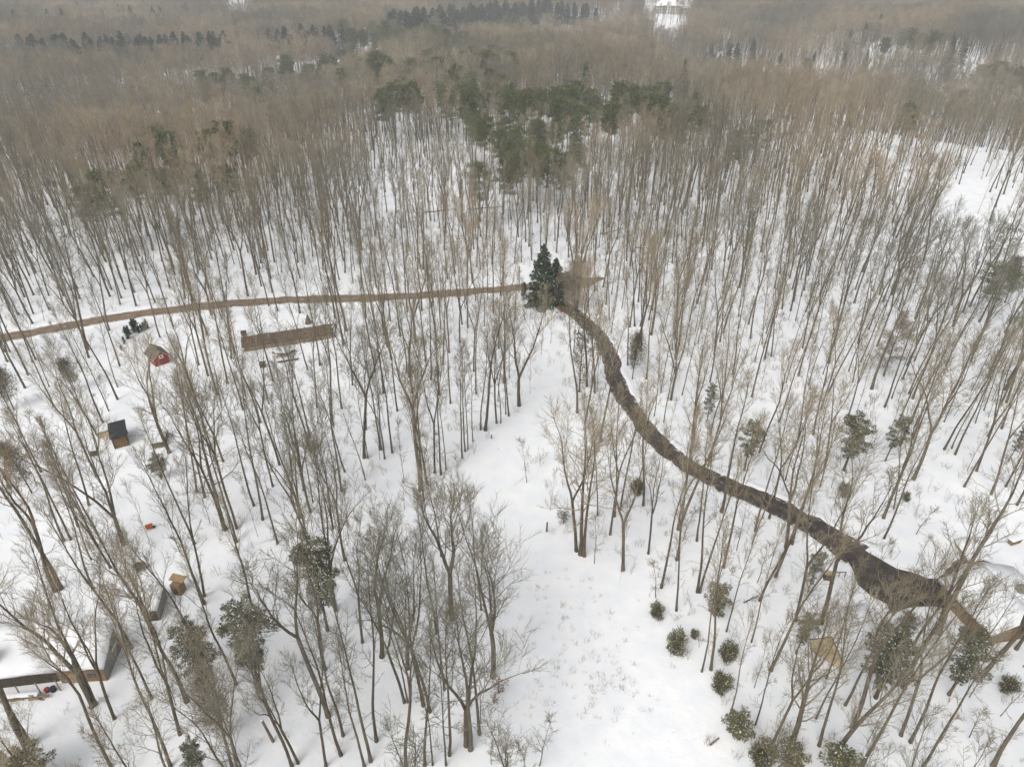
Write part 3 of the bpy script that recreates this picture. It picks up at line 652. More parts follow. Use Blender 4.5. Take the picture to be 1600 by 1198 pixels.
stand('olive pine in front of the left pine patch', [(209, 294), (138, 317), (250, 294), (317, 297), (359, 287), (175, 305)], 'pine', 20, .85, 'pine_tree', group='pines in front of the left patch')
stand('olive pine of the upper row in the centre pine wood', [(614, 158), (635, 158), (597, 162), (699, 162), (726, 158), (732, 175), (797, 155), (847, 165), (823, 162), (881, 165), (888, 182)], 'far_pine', 21, .92, 'pine_tree', group='pines of the centre wood')
stand('olive pine right of centre above the snowy slope', [(965, 155), (992, 155), (1033, 155), (959, 192), (1012, 179), (1036, 186), (1053, 186), (1066, 199), (908, 192), (928, 175), (1094, 192)], 'far_pine', 21, .92, 'pine_tree', group='pines above the snowy slope')
stand('olive pine of the middle row in the centre pine wood', [(756, 209), (790, 209), (780, 230), (840, 216), (867, 216), (898, 233)], 'pine', 20, .9, 'pine_tree', group='pines of the centre wood')
stand('olive pine of the front clump in the centre pine wood', [(797, 250), (817, 250), (834, 253), (851, 263), (874, 267), (786, 267), (810, 267), (746, 284)], 'pine', 20, .78, 'pine_tree', group='pines of the centre wood')
stand('dark pine standing alone on the snowy right slope', [(1151, 228), (1183, 213)], 'pine', 20, .75, 'pine_tree', group='lone pines on the snowy slope')
stand('sparse layered pine on the open snow at right edge', [(1571, 372)], 'sparse', 12, .95, 'pine_tree')
stand('bushy olive pine by the open snow near right edge', [(1556, 438)], 'pine', 20, .62, 'pine_tree', fat=1.2)
stand('dull bushy evergreen right of the olive pine at right edge', [(1590, 425)], 'olive', 12, .8, 'evergreen_tree')
def spread(poly, n, seed):
    R = random.Random(seed); xs_ = [p[0] for p in poly]; ys_ = [p[1] for p in poly]; out = []
    while len(out) < n:
        p = (R.uniform(min(xs_), max(xs_)), R.uniform(min(ys_), max(ys_)))
        if bool(in_poly(p[0], p[1], poly)) and all((p[0] - q[0]) ** 2 + 4 * (p[1] - q[1]) ** 2 > 120 for q in out): out.append(p)
    return out
stand('green pine scattered in the broken centre band', spread([(690, 125), (830, 120), (1090, 160), (1080, 205), (900, 200), (720, 185)], 26, 1), 'far_pine', 21, .86, 'pine_tree', group='pines scattered in the centre band', fat=.95)
stand('green pine scattered below the centre band', spread([(730, 200), (910, 205), (900, 270), (760, 290)], 10, 2), 'pine', 20, .8, 'pine_tree', group='pines scattered below the band')
stand('green pine scattered through the upper left wood', spread([(290, 120), (540, 95), (540, 135), (380, 165), (290, 150)], 12, 3), 'far_pine', 21, .95, 'pine_tree', group='pines scattered upper left')
stand('green pine scattered left of the middle pine wood', spread([(560, 110), (690, 105), (700, 165), (580, 175)], 9, 5), 'far_pine', 21, .95, 'pine_tree', group='pines scattered left of the middle')
stand('dark conifer scattered over the right hills', spread([(1080, 40), (1580, 45), (1590, 110), (1100, 110)], 14, 6), 'far_spruce', 20, .95, group='conifers scattered over the right hills')
# near conifers: base pixel, kind, scale
C1 = [(846, 477, 'spruce', .94, 'tall dark green spruce at the road junction', 'spruce_tree', .85), (866, 472, 'spruce', .68, 'smaller dark spruce right behind the tall junction spruce', 'spruce_tree', 1),
      (818, 462, 'arb', 1.5, 'small dark evergreen at the road edge left of the tall spruce', 'evergreen_bush', 1.4),
      (897, 486, 'thicket', 1.1, 'round grey-brown twiggy thicket right of the junction spruce', 'twiggy_tree', 1.0), (886, 476, 'olive', .6, 'olive evergreen half hidden in the thicket beside the junction spruce', 'evergreen_tree', 1.0),
      (988, 592, 'olive', .72, 'dense olive cedar beside the curve of the dark driveway', 'cedar_tree', .85),
      (118, 610, 'olive', .52, 'round olive evergreen left of the black-roofed firewood shed', 'evergreen_tree', 1.1), (22, 640, 'olive', .62, 'round olive evergreen at the left edge', 'evergreen_tree', 1.1),
      (50, 770, 'olive', .7, 'drab evergreen among trunks near the left edge', 'evergreen_tree', .9), (252, 749, 'young', .9, 'small snowy green conifer beside the snow-covered trailer', 'young_conifer', 1),
      (1163, 735, 'hemlock', .62, 'wide dark hemlock behind the driveway', 'hemlock_tree', 1.45), (1104, 660, 'hemlock', .55, 'small sparse hemlock above the wide dark one', 'hemlock_tree', .9),
      (1318, 735, 'hemlock', .75, 'large loose hemlock in the wood right of the driveway', 'hemlock_tree', 1.4), (1383, 720, 'hemlock', .6, 'thin hemlock right of the large loose hemlock', 'hemlock_tree', 1.3),
      (1318, 775, 'bush', .8, 'low evergreen bush below the large loose hemlock', 'evergreen_bush', 1), (1414, 782, 'bush', .5, 'tiny brown-green bush on open snow right of the driveway', 'evergreen_bush', 1),
      (995, 772, 'bush', .9, 'small green bush among trunks inside the driveway curve', 'evergreen_bush', 1),
      (1025, 964, 'bush', .8, 'small round bush at the clearing edge, upper of two', 'evergreen_bush', 1), (1056, 1018, 'bush', 1.1, 'large round bush at the clearing edge, lower of two', 'evergreen_bush', 1),
      (1084, 996, 'bush', .42, 'tiny bush right of the two clearing bushes', 'evergreen_bush', 1), (1115, 962, 'young', .95, 'green young hemlock beside the tall trunk above the clearing bushes', 'young_conifer', 1.1),
      (1137, 1032, 'bush', .95, 'round olive bush among saplings right of clearing', 'evergreen_bush', 1), (1124, 1080, 'bush', .9, 'round olive bush below another, at the clearing edge', 'evergreen_bush', 1),
      (1150, 1150, 'young', .78, 'broad brown-green young conifer at lower clearing edge', 'young_conifer', 1.3), (1190, 1195, 'bush', 1.15, 'dense bush at bottom edge, left of two', 'evergreen_bush', 1), (1232, 1200, 'young', .7, 'dense evergreen at bottom edge, second from the clearing', 'young_conifer', 1.4),
      (1300, 1225, 'young', .9, 'spreading evergreen at bottom edge under the fan-shaped tree', 'young_conifer', 1.4),
      (1262, 925, 'hemlock', .5, 'small hemlock left of the dark wooden hutch', 'hemlock_tree', .85), (1243, 1020, 'hemlock', .5, 'brownish hemlock left of the tan garage gable', 'hemlock_tree', 1),
      (1368, 1090, 'hemlock', .78, 'large snowy hemlock right of the tan garage', 'hemlock_tree', 1.35), (1482, 1085, 'hemlock', .72, 'broad green hemlock below the brown house wall', 'hemlock_tree', 1.25),
      (1413, 985, 'young', .55, 'low green conifer under the parking pad edge', 'young_conifer', 1.2), (1571, 1079, 'bush', .75, 'small green bush alone on snow near the right edge', 'evergreen_bush', 1.1),
      (512, 985, 'hemlock', 1.1, 'tall pointed hemlock in the lower left wood', 'hemlock_tree', .9), (405, 1080, 'hemlock', 1.05, 'dense dark hemlock in the lower left wood', 'hemlock_tree', 1.15), (330, 1075, 'hemlock', .78, 'sparse green hemlock between the grey house and the dense hemlock', 'hemlock_tree', 1.1),
      (350, 1150, 'thicket', .9, 'brown twiggy thicket in the bottom left wood', 'twiggy_tree', .9), (62, 1235, 'young', 1.15, 'dark conifer top at bottom left edge, right of two', 'young_conifer', 1.2), (8, 1240, 'young', 1.1, 'dark conifer top at the bottom left corner', 'young_conifer', 1.2), (318, 1225, 'hemlock', .5, 'small conifer top at the bottom edge below the sparse hemlock', 'hemlock_tree', .9),
      (1575, 720, 'hemlock', .5, 'faint drab hemlock near the right edge', 'hemlock_tree', 1)]
for i, (px, py, kd, k, lab, nm, ft) in enumerate(C1):
    plant_conifer(px, py, kd, i, k, lab, nm, 'bush' if 'bush' in nm else 'tree', None, None, ft)
hedge = [(194.5, 537, .8), (197, 520, .75), (200, 529, 1.25), (202, 520, .8), (211, 519, 1.5), (218, 520, .8), (222, 517.5, .8), (225, 516, .85), (228, 515, .85), (231, 513, 1.0), (190, 547, .5)]
for i, (px, py, k) in enumerate(sorted(hedge)):
    plant_conifer(px, py, 'arb', i, k, ORD[i] + ' small dark arborvitae from left, in the row by the dirt road', 'arborvitae', 'bush', 'row of small arborvitae by the dirt road', None, 1.5 if k > 1.2 else 1)

# ------------------------------------------------------------------ the 300 largest bare trees as things, the rest as one mass
cn = np.array(CONIFERS); kt = []
for t in TREES[:]:
    dx, dy = t[0] - cn[:, 0], cn[:, 1] - t[1]
    clear = 5.5 if t[1] > 450 else 3.0 if t[1] > 180 else 1.6
    front = 70.0 if t[1] > 650 else 38.0 if t[1] > 450 else 7.0 if t[1] > 180 else 2.0
    kt.append(not bool(np.any((np.abs(dx) < clear) & (dy > -clear) & (dy < front))))
PROT = [(1285, 1012, 22), (1310, 1030, 20), (1335, 1000, 20), (246, 556, 22), (182, 677, 24), (395, 535, 16), (430, 535, 16), (470, 528, 16), (510, 520, 16), (172, 1025, 24), (130, 1060, 20), (1500, 965, 26), (1535, 990, 26), (1390, 900, 34), (1430, 915, 34), (1350, 880, 30), (1292, 890, 16), (235, 822, 14), (285, 905, 14), (217, 887, 14), (848, 440, 34), (1050, 15, 24), (700, 459, 5), (400, 472, 5), (960, 580, 14), (975, 620, 12), (1040, 700, 10)]
for i, t in enumerate(TREES):
    if i < N_READ or t[1] > 700: continue
    g_ = hgt(t[0], t[1]); zs = g_ + np.linspace(.2, 20 if t[2] != 'thin' else 16, 9) * t[5]
    qx, qy = proj(np.full(9, t[0]), np.full(9, t[1]), zs); rr_ = np.linspace(.3, 2.0, 9) * FPX / max(20., t[1] * CF[1] - (g_ - CAM_H) * CF[1])
    for x_, y_, r_ in PROT:
        if bool(np.any((np.abs(qx - x_) < r_ + rr_ * .6) & (np.abs(qy - y_) < r_))): kt[i] = False; break
TREES = [t for t, k in zip(TREES, kt) if k or (t[2] in ('open', 'oak'))]
TA = np.array([[t[0], t[1], t[5]] for t in TREES]); gz = height(TA[:, 0], TA[:, 1])
bx, by = proj(TA[:, 0], TA[:, 1], gz); tx, ty = proj(TA[:, 0], TA[:, 1], gz + 20 * TA[:, 2])
seen = np.clip(np.minimum(by, 1198) - np.maximum(ty, 0), 0, None) * ((tx > 10) & (tx < 1590))
thinness = np.array([{'thin': .55, 'forest': 1, 'open': 1.5, 'oak': 1.6}.get(t[2], .8) for t in TREES])
order = np.argsort(-(seen * thinness))
THINGS = order[:300]; REST = order[300:]
ANCH = [('beside the red shed', 246, 556), ('around the black-roofed firewood shed', 175, 690), ('by the long rusty-roofed shed', 450, 545), ('behind the left end of the dirt road', 110, 470), ('along the middle of the dirt road', 480, 470), ('along the dirt road near the junction', 720, 480),
        ('beside the junction spruce', 860, 470), ('on the left rim of the clearing', 740, 690), ('at the narrow upper end of the clearing', 850, 640), ('inside the curve of the driveway', 985, 780), ('at the right rim of the clearing', 1040, 930),
        ('across the driveway bend', 1060, 560), ('above the straight part of the driveway', 1180, 680), ('below the straight part of the driveway', 1150, 850), ('around the parking pad', 1400, 900), ('by the tan garage', 1300, 1040), ('below the brown-walled house', 1480, 1060),
        ('at the bottom right corner', 1560, 1190), ('in the bottom right wood', 1350, 1180), ('in the sloping wood on the right', 1330, 620), ('in the open wood at right edge', 1520, 720), ('in the dense wood on the far right', 1480, 560),
        ('at the bottom left corner', 40, 1170), ('around the grey flat-roofed house', 150, 1060), ('in the yard behind the grey house', 90, 890), ('beside the small snowy shed', 260, 960), ('by the dense dark hemlock', 390, 1080), ('by the tall pointed hemlock', 480, 920), ('in the middle of the left wood', 420, 720), ('in the wood left of the clearing', 600, 700),
        ('in the thicket left of the lower clearing', 640, 1010), ('at the bottom edge left of centre', 560, 1180), ('at the lower left rim of the clearing', 740, 1120), ('in the wood behind the spruce', 860, 380), ('in the wood behind the dirt road', 300, 410), ('on the left yard edge', 330, 800), ('on the left edge by the round evergreens', 30, 600)]
cells = {}
for i in THINGS:
    k = min(range(len(ANCH)), key=lambda j: (ANCH[j][1] - bx[i]) ** 2 + (ANCH[j][2] - by[i]) ** 2)
    cells.setdefault(k, []).append(i)
LOOK = {'thin': 'slender pole-like bare tree', 'forest': 'straight bare tree', 'open': 'broad fan-crowned bare tree', 'oak': 'wide spreading bare oak'}
for k, ids in cells.items():
    ids.sort(key=lambda i: bx[i])
    for j, i in enumerate(ids):
        t = TREES[i]; tm, cm = VAR[t[2]][t[3]]
        look = LOOK.get(t[2], 'bare tree')
        if t[2] == 'forest': look = ('thick-trunked' if t[4] > 1.2 else 'straight') + (' bare tree' if t[3] not in (2, 4, 7, 8) else ' forked bare tree')
        n = len(ids)
        pos = '' if n == 1 else ', leftmost there' if j == 0 else ', rightmost there' if j == n - 1 else ', %s from left' % ORD[j]
        r = thing('bare_tree', (t[0], t[1], float(gz[i])), t[6], look + ' ' + ANCH[k][0] + pos, 'tree', 'bare trees ' + ANCH[k][0])
        r.rotation_euler = (t[7], t[7] * .6, t[6]); r.scale = (t[4], t[4], t[5])
        link('trunk', tm, r); link('crown', cm, r)

def mass(name, label, pts, objs, seedname):
    """one object: a cloud of points that carries copies of the meshes in objs; pts = x,y,z,index,rot,tiltx,sxy,sz"""
    src = bpy.data.collections.new(seedname)
    for i, parts in enumerate(objs):
        o = bpy.data.objects.new('%s_%02d' % (seedname, i), parts); src.objects.link(o)
    P = np.array(pts, np.float32)
    me = bpy.data.meshes.new(name); me.vertices.add(len(P)); me.vertices.foreach_set('co', P[:, :3].ravel())
    def at_(nm, ty, arr):
        a_ = me.attributes.new(nm, ty, 'POINT'); a_.data.foreach_set('value' if ty in ('INT', 'FLOAT') else 'vector', arr)
    at_('pick', 'INT', P[:, 3].astype(np.int32))
    at_('rot', 'FLOAT_VECTOR', np.stack([P[:, 5], P[:, 5] * .6, P[:, 4]], 1).ravel())
    at_('scl', 'FLOAT_VECTOR', np.stack([P[:, 6], P[:, 6], P[:, 7]], 1).ravel())
    o = link(name, me); tag(o, label, kind='stuff')
    g = bpy.data.node_groups.new(seedname, 'GeometryNodeTree')
    g.interface.new_socket('Geometry', in_out='INPUT', socket_type='NodeSocketGeometry'); g.interface.new_socket('Geometry', in_out='OUTPUT', socket_type='NodeSocketGeometry')
    N = g.nodes; Lk = g.links
    gi = N.new('NodeGroupInput'); go = N.new('NodeGroupOutput'); ip = N.new('GeometryNodeInstanceOnPoints'); ci = N.new('GeometryNodeCollectionInfo')
    ci.inputs['Collection'].default_value = src; ci.inputs['Separate Children'].default_value = True; ci.inputs['Reset Children'].default_value = True
    ip.inputs['Pick Instance'].default_value = True
    for nm, ty, sk in (('pick', 'INT', 'Instance Index'), ('rot', 'FLOAT_VECTOR', 'Rotation'), ('scl', 'FLOAT_VECTOR', 'Scale')):
        na = N.new('GeometryNodeInputNamedAttribute'); na.data_type = ty; na.inputs['Name'].default_value = nm
        Lk.new(na.outputs['Attribute'], ip.inputs[sk])
    Lk.new(gi.outputs[0], ip.inputs['Points']); Lk.new(ci.outputs[0], ip.inputs['Instance']); Lk.new(ip.outputs[0], go.inputs[0])
    md = o.modifiers.new('fill', 'NODES'); md.node_group = g
    return o
def joined(tm, cm, nm):
    n1, n2 = len(tm.vertices), len(cm.vertices)
    me = bpy.data.meshes.new(nm)
    V = np.zeros((n1 + n2, 3), np.float32); v1 = np.zeros(n1 * 3, np.float32); v2 = np.zeros(n2 * 3, np.float32)
    tm.vertices.foreach_get('co', v1); cm.vertices.foreach_get('co', v2); V[:n1] = v1.reshape(-1, 3); V[n1:] = v2.reshape(-1, 3)
    l1 = np.zeros(len(tm.loops), np.int32); l2 = np.zeros(len(cm.loops), np.int32); tm.loops.foreach_get('vertex_index', l1); cm.loops.foreach_get('vertex_index', l2)
    Q = np.concatenate([l1.reshape(-1, 4), l2.reshape(-1, 4) + n1])
    me = mesh_np(nm, V, Q, None, M['bark']); me.materials.append(M['twig'])
    me.polygons.foreach_set('material_index', np.concatenate([np.zeros(len(tm.polygons), np.int32), np.ones(len(cm.polygons), np.int32)]))
    return me
keys = []; srcs = []
for kd, vs in VAR.items():
    for v, (tm, cm) in enumerate(vs): keys.append((kd, v)); srcs.append(joined(tm, cm, 'wood_%s_%d' % (kd, v)))
kid = {k: i for i, k in enumerate(keys)}
pts = [(TREES[i][0], TREES[i][1], gz[i], kid[(TREES[i][2], TREES[i][3])], TREES[i][6], TREES[i][7], TREES[i][4], TREES[i][5]) for i in REST]
mass('bare_forest', 'leafless grey-brown winter wood filling the hills', pts, srcs, 'forest_source')
# saplings and brush
a, b, px, py = scatter(14, 190, 2.6); k = rn.random(a.size) < .6; a, b = a[k], b[k]; z = height(a, b)
sp = [(u, v, w_, RT.randrange(5), RT.uniform(0, 6.28), 0, RT.uniform(.5, 1.1), RT.uniform(.5, 1.15)) for u, v, w_ in zip(a, b, z)]
mass('undergrowth', 'thin bare brush poking through the snow under trees', sp, BRUSH, 'brush_source')
a, b, px, py = scatter(14, 190, 5.0); a, b, px, py = thin_out(a, b, px, py, .5); z = height(a, b)
sp = [(u, v, w_, RT.randrange(3), RT.uniform(0, 6.28), RT.gauss(0, .05), RT.uniform(.6, 1.2), RT.uniform(.5, 1.2)) for u, v, w_ in zip(a, b, z)]
mass('saplings', 'thin leafless saplings between the larger trunks', sp, [joined(tm, cm, 'sapling_%d' % i) for i, (tm, cm) in enumerate(VAR['small'])], 'sapling_source')
# dry grass in the clearing
def gen_grass(seed):
    R = random.Random(seed); A = []
    for k in range(9):
        a_ = R.uniform(0, 6.28); t = R.uniform(.1, .7)
        A.append((walk(R, (R.gauss(0, .12), R.gauss(0, .12), -.03), (math.cos(a_) * t, math.sin(a_) * t, 1), R.uniform(.18, .5), 2, -.1, .1), [.009, .007, .003]))
    return tube_mesh('grass_%d' % seed, [(A, 3)], M['grass'])
GP = []
for cx, cy, sx, sy, n in ((860, 960, 45, 60, 420), (900, 1050, 60, 40, 420), (940, 1060, 30, 30, 160), (835, 1090, 25, 40, 150), (880, 900, 40, 40, 130), (960, 1000, 60, 70, 120), (820, 720, 20, 60, 20), (1000, 1100, 60, 50, 60)):
    for _ in range(n // 7):
        px, py = RT.gauss(cx, sx), RT.gauss(cy, sy)
        if bool(in_poly(px, py, CLEAR)):
            p = hit(px, py); s = RT.uniform(.6, 1.5); GP.append((p.x, p.y, p.z, RT.randrange(4), RT.uniform(0, 6.28), 0, s, s))
mass('dry_grass', 'dry grass stems sticking out of the clearing snow', GP, [gen_grass(i) for i in range(4)], 'grass_source')
# ------------------------------------------------------------------ buildings and yard things
def frame(pa, pb, name, label, cat, group=None):
    """an Empty at pixel pa, its x axis along the ground to pixel pb; returns it and the width"""
    A, B = hit(*pa), hit(*pb); d = B - A
    r = thing(name, (A.x, A.y, min(A.z, B.z)), math.atan2(d.y, d.x), label, cat, group)
    return r, math.hypot(d.x, d.y)
def slab(mb, pts, th):
    """a sheet through pts (three or four points), th thick upward"""
    A = [mb.bm.verts.new(p) for p in pts]; B = [mb.bm.verts.new((p[0], p[1], p[2] + th)) for p in pts]; n = len(pts)
    mb.bm.faces.new(A[::-1]); mb.bm.faces.new(B)
    for i in range(n): mb.bm.faces.new((A[i], A[(i + 1) % n], B[(i + 1) % n], B[i]))
    return mb
def lumpy(me, th, rs, cut=3):
    """rounds and roughens a snow slab"""
    bm = bmesh.new(); bm.from_mesh(me)
    bmesh.ops.subdivide_edges(bm, edges=[e for e in bm.edges if e.calc_length() > .7], cuts=cut, use_grid_fill=True)
    bmesh.ops.triangulate(bm, faces=bm.faces)
    R = random.Random(rs)
    for v in bm.verts: v.co += Vector((R.uniform(-.05, .05), R.uniform(-.05, .05), R.uniform(-.2, .25) * th))
    bm.to_mesh(me); bm.free(); me.polygons.foreach_set('use_smooth', np.ones(len(me.polygons), bool))
def gable(r, w_, dep, hw, hr, mw, mr, ov=.25, snow=.2, trim=None, axis='y'):
    """gabled block; axis y: ridge runs back from the front wall; axis x: ridge runs along the front wall"""
    if axis == 'y':
        MB().prism([(0, -.4), (w_, -.4), (w_, hw), (w_ / 2, hr), (0, hw)], 0, dep, 'y').build('wall', mw, r)
        k = (hr - hw) / (w_ / 2); e = hw - k * ov
        L = [(-ov, -ov, e), (w_ / 2, -ov, hr), (w_ / 2, dep + ov, hr), (-ov, dep + ov, e)]
        Rr = [(w_ / 2, -ov, hr), (w_ + ov, -ov, e), (w_ + ov, dep + ov, e), (w_ / 2, dep + ov, hr)]
    else:
        MB().prism([(0, -.4), (dep, -.4), (dep, hw), (dep / 2, hr), (0, hw)], 0, w_, 'x').build('wall', mw, r)
        k = (hr - hw) / (dep / 2); e = hw - k * ov
        L = [(-ov, -ov, e), (w_ + ov, -ov, e), (w_ + ov, dep / 2, hr), (-ov, dep / 2, hr)]
        Rr = [(-ov, dep / 2, hr), (w_ + ov, dep / 2, hr), (w_ + ov, dep + ov, e), (-ov, dep + ov, e)]
    up = lambda P, d: [(p[0], p[1], p[2] + d) for p in P]
    mb = MB(); slab(mb, up(L, .03), .09); slab(mb, up(Rr, .03), .09); ro = mb.build('roof', mr, r)
    if snow:
        c = lambda P: [(p[0], p[1], p[2] + .125) for p in P]
        mb = MB(); slab(mb, c(L), snow); slab(mb, c(Rr), snow); so = mb.build('roof_snow', M['roofsnow'], ro); lumpy(so.data, snow, int(w_ * 100))
    return ro

# red shed
r, w_ = frame((243.5, 573.5), (266, 565.5), 'red_shed', 'small red shed with mossy gable roof and white square on its front', 'shed')
ro = gable(r, w_, 3.5, 1.65, 2.75, M['redwall'], M['shingle'], .28, 0)
MB().box(w_ * .5 - .05, w_ - .35, -.05, -.004, 0, 1.25).build('door', M['reddoor'], r)
q = MB().box(w_ * .5 - .32, w_ * .5 + .42, -.07, -.055, 1.3, 2.0).build('square_sign', M['white'], r)
MB().prism([(w_ * .5 + .05, 1.4), (w_ * .5 + .3, 1.65), (w_ * .5 + .05, 1.9), (w_ * .5 - .2, 1.65)], -.082, -.071, 'y').build('star_pattern', M['shingle'], q)
mb = MB()
for a_, b_ in (((-.28, 1.42), (w_ / 2, 2.78)), ((w_ / 2, 2.78), (w_ + .28, 1.42))): mb.bar((a_[0], -.3, a_[1]), (b_[0], -.3, b_[1]), .05, 4)
mb.bar((-.3, -.28, 1.42), (-.3, 3.78, 1.42), .05, 4).build('trim', M['tanwall'], r)

# firewood shed
r, w_ = frame((180, 702), (203, 695.5), 'firewood_shed', 'open firewood shed with a black sloping roof', 'shed')
D = 3.7
mb = slab(MB(), [(-.2, -.35, 2.05), (w_ + .2, -.35, 2.05), (w_ + .2, D + .2, 2.3), (-.2, D + .2, 2.3)], .1); mb.build('roof', M['blackroof'], r)
for x in (.06, w_ - .06):
    for y in (.06, D - .06): MB().bar((x, y, -.3), (x, y, 2.03), .07, 6).build('post', M['darkwood'], r)
MB().box(0, w_, D + .01, D + .06, 0, 2.0).build('back_wall', M['wood'], r)
MB().box(-.07, -.02, .2, D, .1, 1.9).build('side_wall', M['wood'], r)
fw = thing('firewood_stack', r.location, r.rotation_euler.z, 'orange-brown stack of split firewood under the black roof', 'firewood')
mb = MB(); R_ = random.Random(2)
for k in range(9):
    for j in range(13):
        rr = R_.uniform(.075, .1); x = .15 + j * (w_ - .3) / 12 + (k % 2) * .08; y0 = .1 + R_.uniform(-.09, .09)
        mb.bar((x, y0, .1 + k * .19), (x, y0 + 1.6, .1 + k * .19), rr, 6)
mb.build('logs', M['logside'], fw); MB().box(.1, w_ - .1, 1.75, D - .2, 0, 1.6).build('rear_logs', M['wood'], fw)
t = tag(MB().box(-.7, .7, -.16, .16, 0, .4, .08).build('snowy_log', M['roofsnow']), 'short snow-covered log lying before the firewood stack', 'log'); t.location = hit(190, 706); t.rotation_euler.z = .3
def box_thing(name, label, cat, px, py, rz, sx, sy, sz, m, snow=.14, extra=None, group=None):
    """a boarded box with a lid, feet and a snow cap"""
    r = thing(name, hit(px, py), rz, label, cat, group)
    MB().box(-sx / 2, sx / 2, -sy / 2, sy / 2, .06, sz, .02).build('body', m, r)
    mb = MB()
    for a_ in (-1, 1): mb.box(a_ * sx * .38 - .06, a_ * sx * .38 + .06, -sy * .45, sy * .45, -.2, .058)
    mb.build('skid', M['darkwood'], r)
    l_ = MB().box(-sx / 2 - .06, sx / 2 + .06, -sy / 2 - .06, sy / 2 + .06, sz + .004, sz + .06).build('lid', M['darkwood'], r)
    if snow:
        so = MB().box(-sx / 2 - .04, sx / 2 + .04, -sy / 2 - .04, sy / 2 + .04, sz + .065, sz + .065 + snow, snow * .4).build('snow_cap', M['roofsnow'], l_, True)
    return r
box_thing('wooden_crate', 'pale snow-topped crate against the left side of the firewood shed', 'crate', 163, 680, .5, 1.5, 1.3, 1.0, M['tanwall'], .16)
box_thing('rusty_box', 'small rust-brown box between trunks below the firewood shed', 'box', 148, 711, .3, .9, .6, .5, M['rust'], 0)
box_thing('covered_trailer', 'snow-covered low trailer by the trunk right of the yard track', 'trailer', 252, 690, .25, 1.7, 3.2, .85, M['green'], .4)
box_thing('cold_frame', 'low snow-covered cold frame with dark back edge by the small conifer', 'garden frame', 244, 724, .2, 1.7, 1.5, .45, M['black'], .3)

R0 = random.Random(77)
# long low shed with things before it
r, w_ = frame((382, 549.5), (519.5, 528.5), 'long_shed', 'long low shed with rusty brown roof and pale plank front', 'shed')
MB().box(0, w_, 0, 2.2, -.3, .85).build('wall', M['plank'], r)
heap = MB()
for k in range(55):
    y_ = R0.uniform(-.35, .3); x_ = R0.uniform(-.3, w_ + .3); heap.bar((x_, y_, R0.uniform(.0, .7)), (x_ + R0.uniform(-1.2, 1.2), y_ - R0.uniform(0, .3), R0.uniform(.2, 1.05)), R0.uniform(.02, .06), 5)
heap.build('branches', M['rust'], r)
slab(MB(), [(-.3, -.2, .88), (w_ + .3, -.2, .88), (w_ + .3, 2.6, 1.75), (-.3, 2.6, 1.75)], .08).build('roof', M['rust'], r)
mb = MB(); R_ = random.Random(8)
for k in range(170):
    y_ = R_.uniform(-.1, 2.6); mb.ball((R_.uniform(-.2, w_ + .2), y_, .98 + .31 * y_), R_.uniform(.1, .42), 1, (1.3, 1, .45))
mb.build('dead_leaves', M['brownleaf'], r)
MB().ball((w_ + .25, 1.2, 1.35), .28, 2).build('flue_cap', M['black'], r)
t = thing('picnic_table', hit(443, 556), .15, 'snow-covered picnic table in front of the long rusty shed', 'table')
MB().box(-1.4, 1.4, -.42, .42, .68, .74).build('table_top', M['wood'], t)
MB().box(-1.38, 1.38, -.4, .4, .745, 1.0, .09).build('snow_cap', M['roofsnow'], t, True)
for s in (-1, 1):
    MB().box(-1.4, 1.4, s * .85 - .14, s * .85 + .14, .42, .47).build('bench', M['wood'], t)
    mb = MB(); mb.bar((s * 1.0, -.8, 0), (s * 1.0, .35, .68), .05, 4); mb.bar((s * 1.0 + .1, .8, 0), (s * 1.0 + .1, -.35, .68), .05, 4); mb.build('leg', M['wood'], t)
t = thing('canoe', hit(444, 552), .2, 'long olive tarp-covered boat shape just behind the picnic table', 'boat')
mb = MB(); mb.ball((0, 0, .4), 1, 3, (2.2, .45, .38)); mb.build('hull', M['green'], t, True); MB().ball((0, 0, .6), 1, 3, (1.9, .36, .3)).build('snow_cap', M['roofsnow'], t, True)
for i, (px, py) in enumerate(((437, 566), (443, 565), (449, 564), (456, 563), (463, 562))):
    box_thing('log_round', ('leftmost', 'second', 'middle', 'fourth', 'rightmost')[i] + ' of the five dark rounds in a row before the long shed', 'log', px, py, i, .55, .55, .35, M['darkwood'] if i % 2 else M['green'], .06, group='row of rounds before the long shed')
box_thing('dog_house', 'small rust-brown dog house on snow left of the rounds', 'dog house', 411, 573, .2, .95, .95, .8, M['rust'], 0)
box_thing('brown_bin', 'small olive-brown bin behind left end of the long shed', 'bin', 381.5, 524, .2, .9, .8, .8, M['rust'], 0)
t = tag(mb.build('x', M['rust']) if False else MB().bar((0, 0, -.1), (0, 0, 1.9), .75, 9, .05).build('brush_heap', M['brownleaf']), 'reddish cone of stacked brush behind the long shed', 'brush heap'); t.location = hit(482, 505)
box_thing('white_drum', 'white snow-capped drum by the middle of the long shed', 'drum', 423, 539, 0, .6, .6, .7, M['roofsnow'], .2)

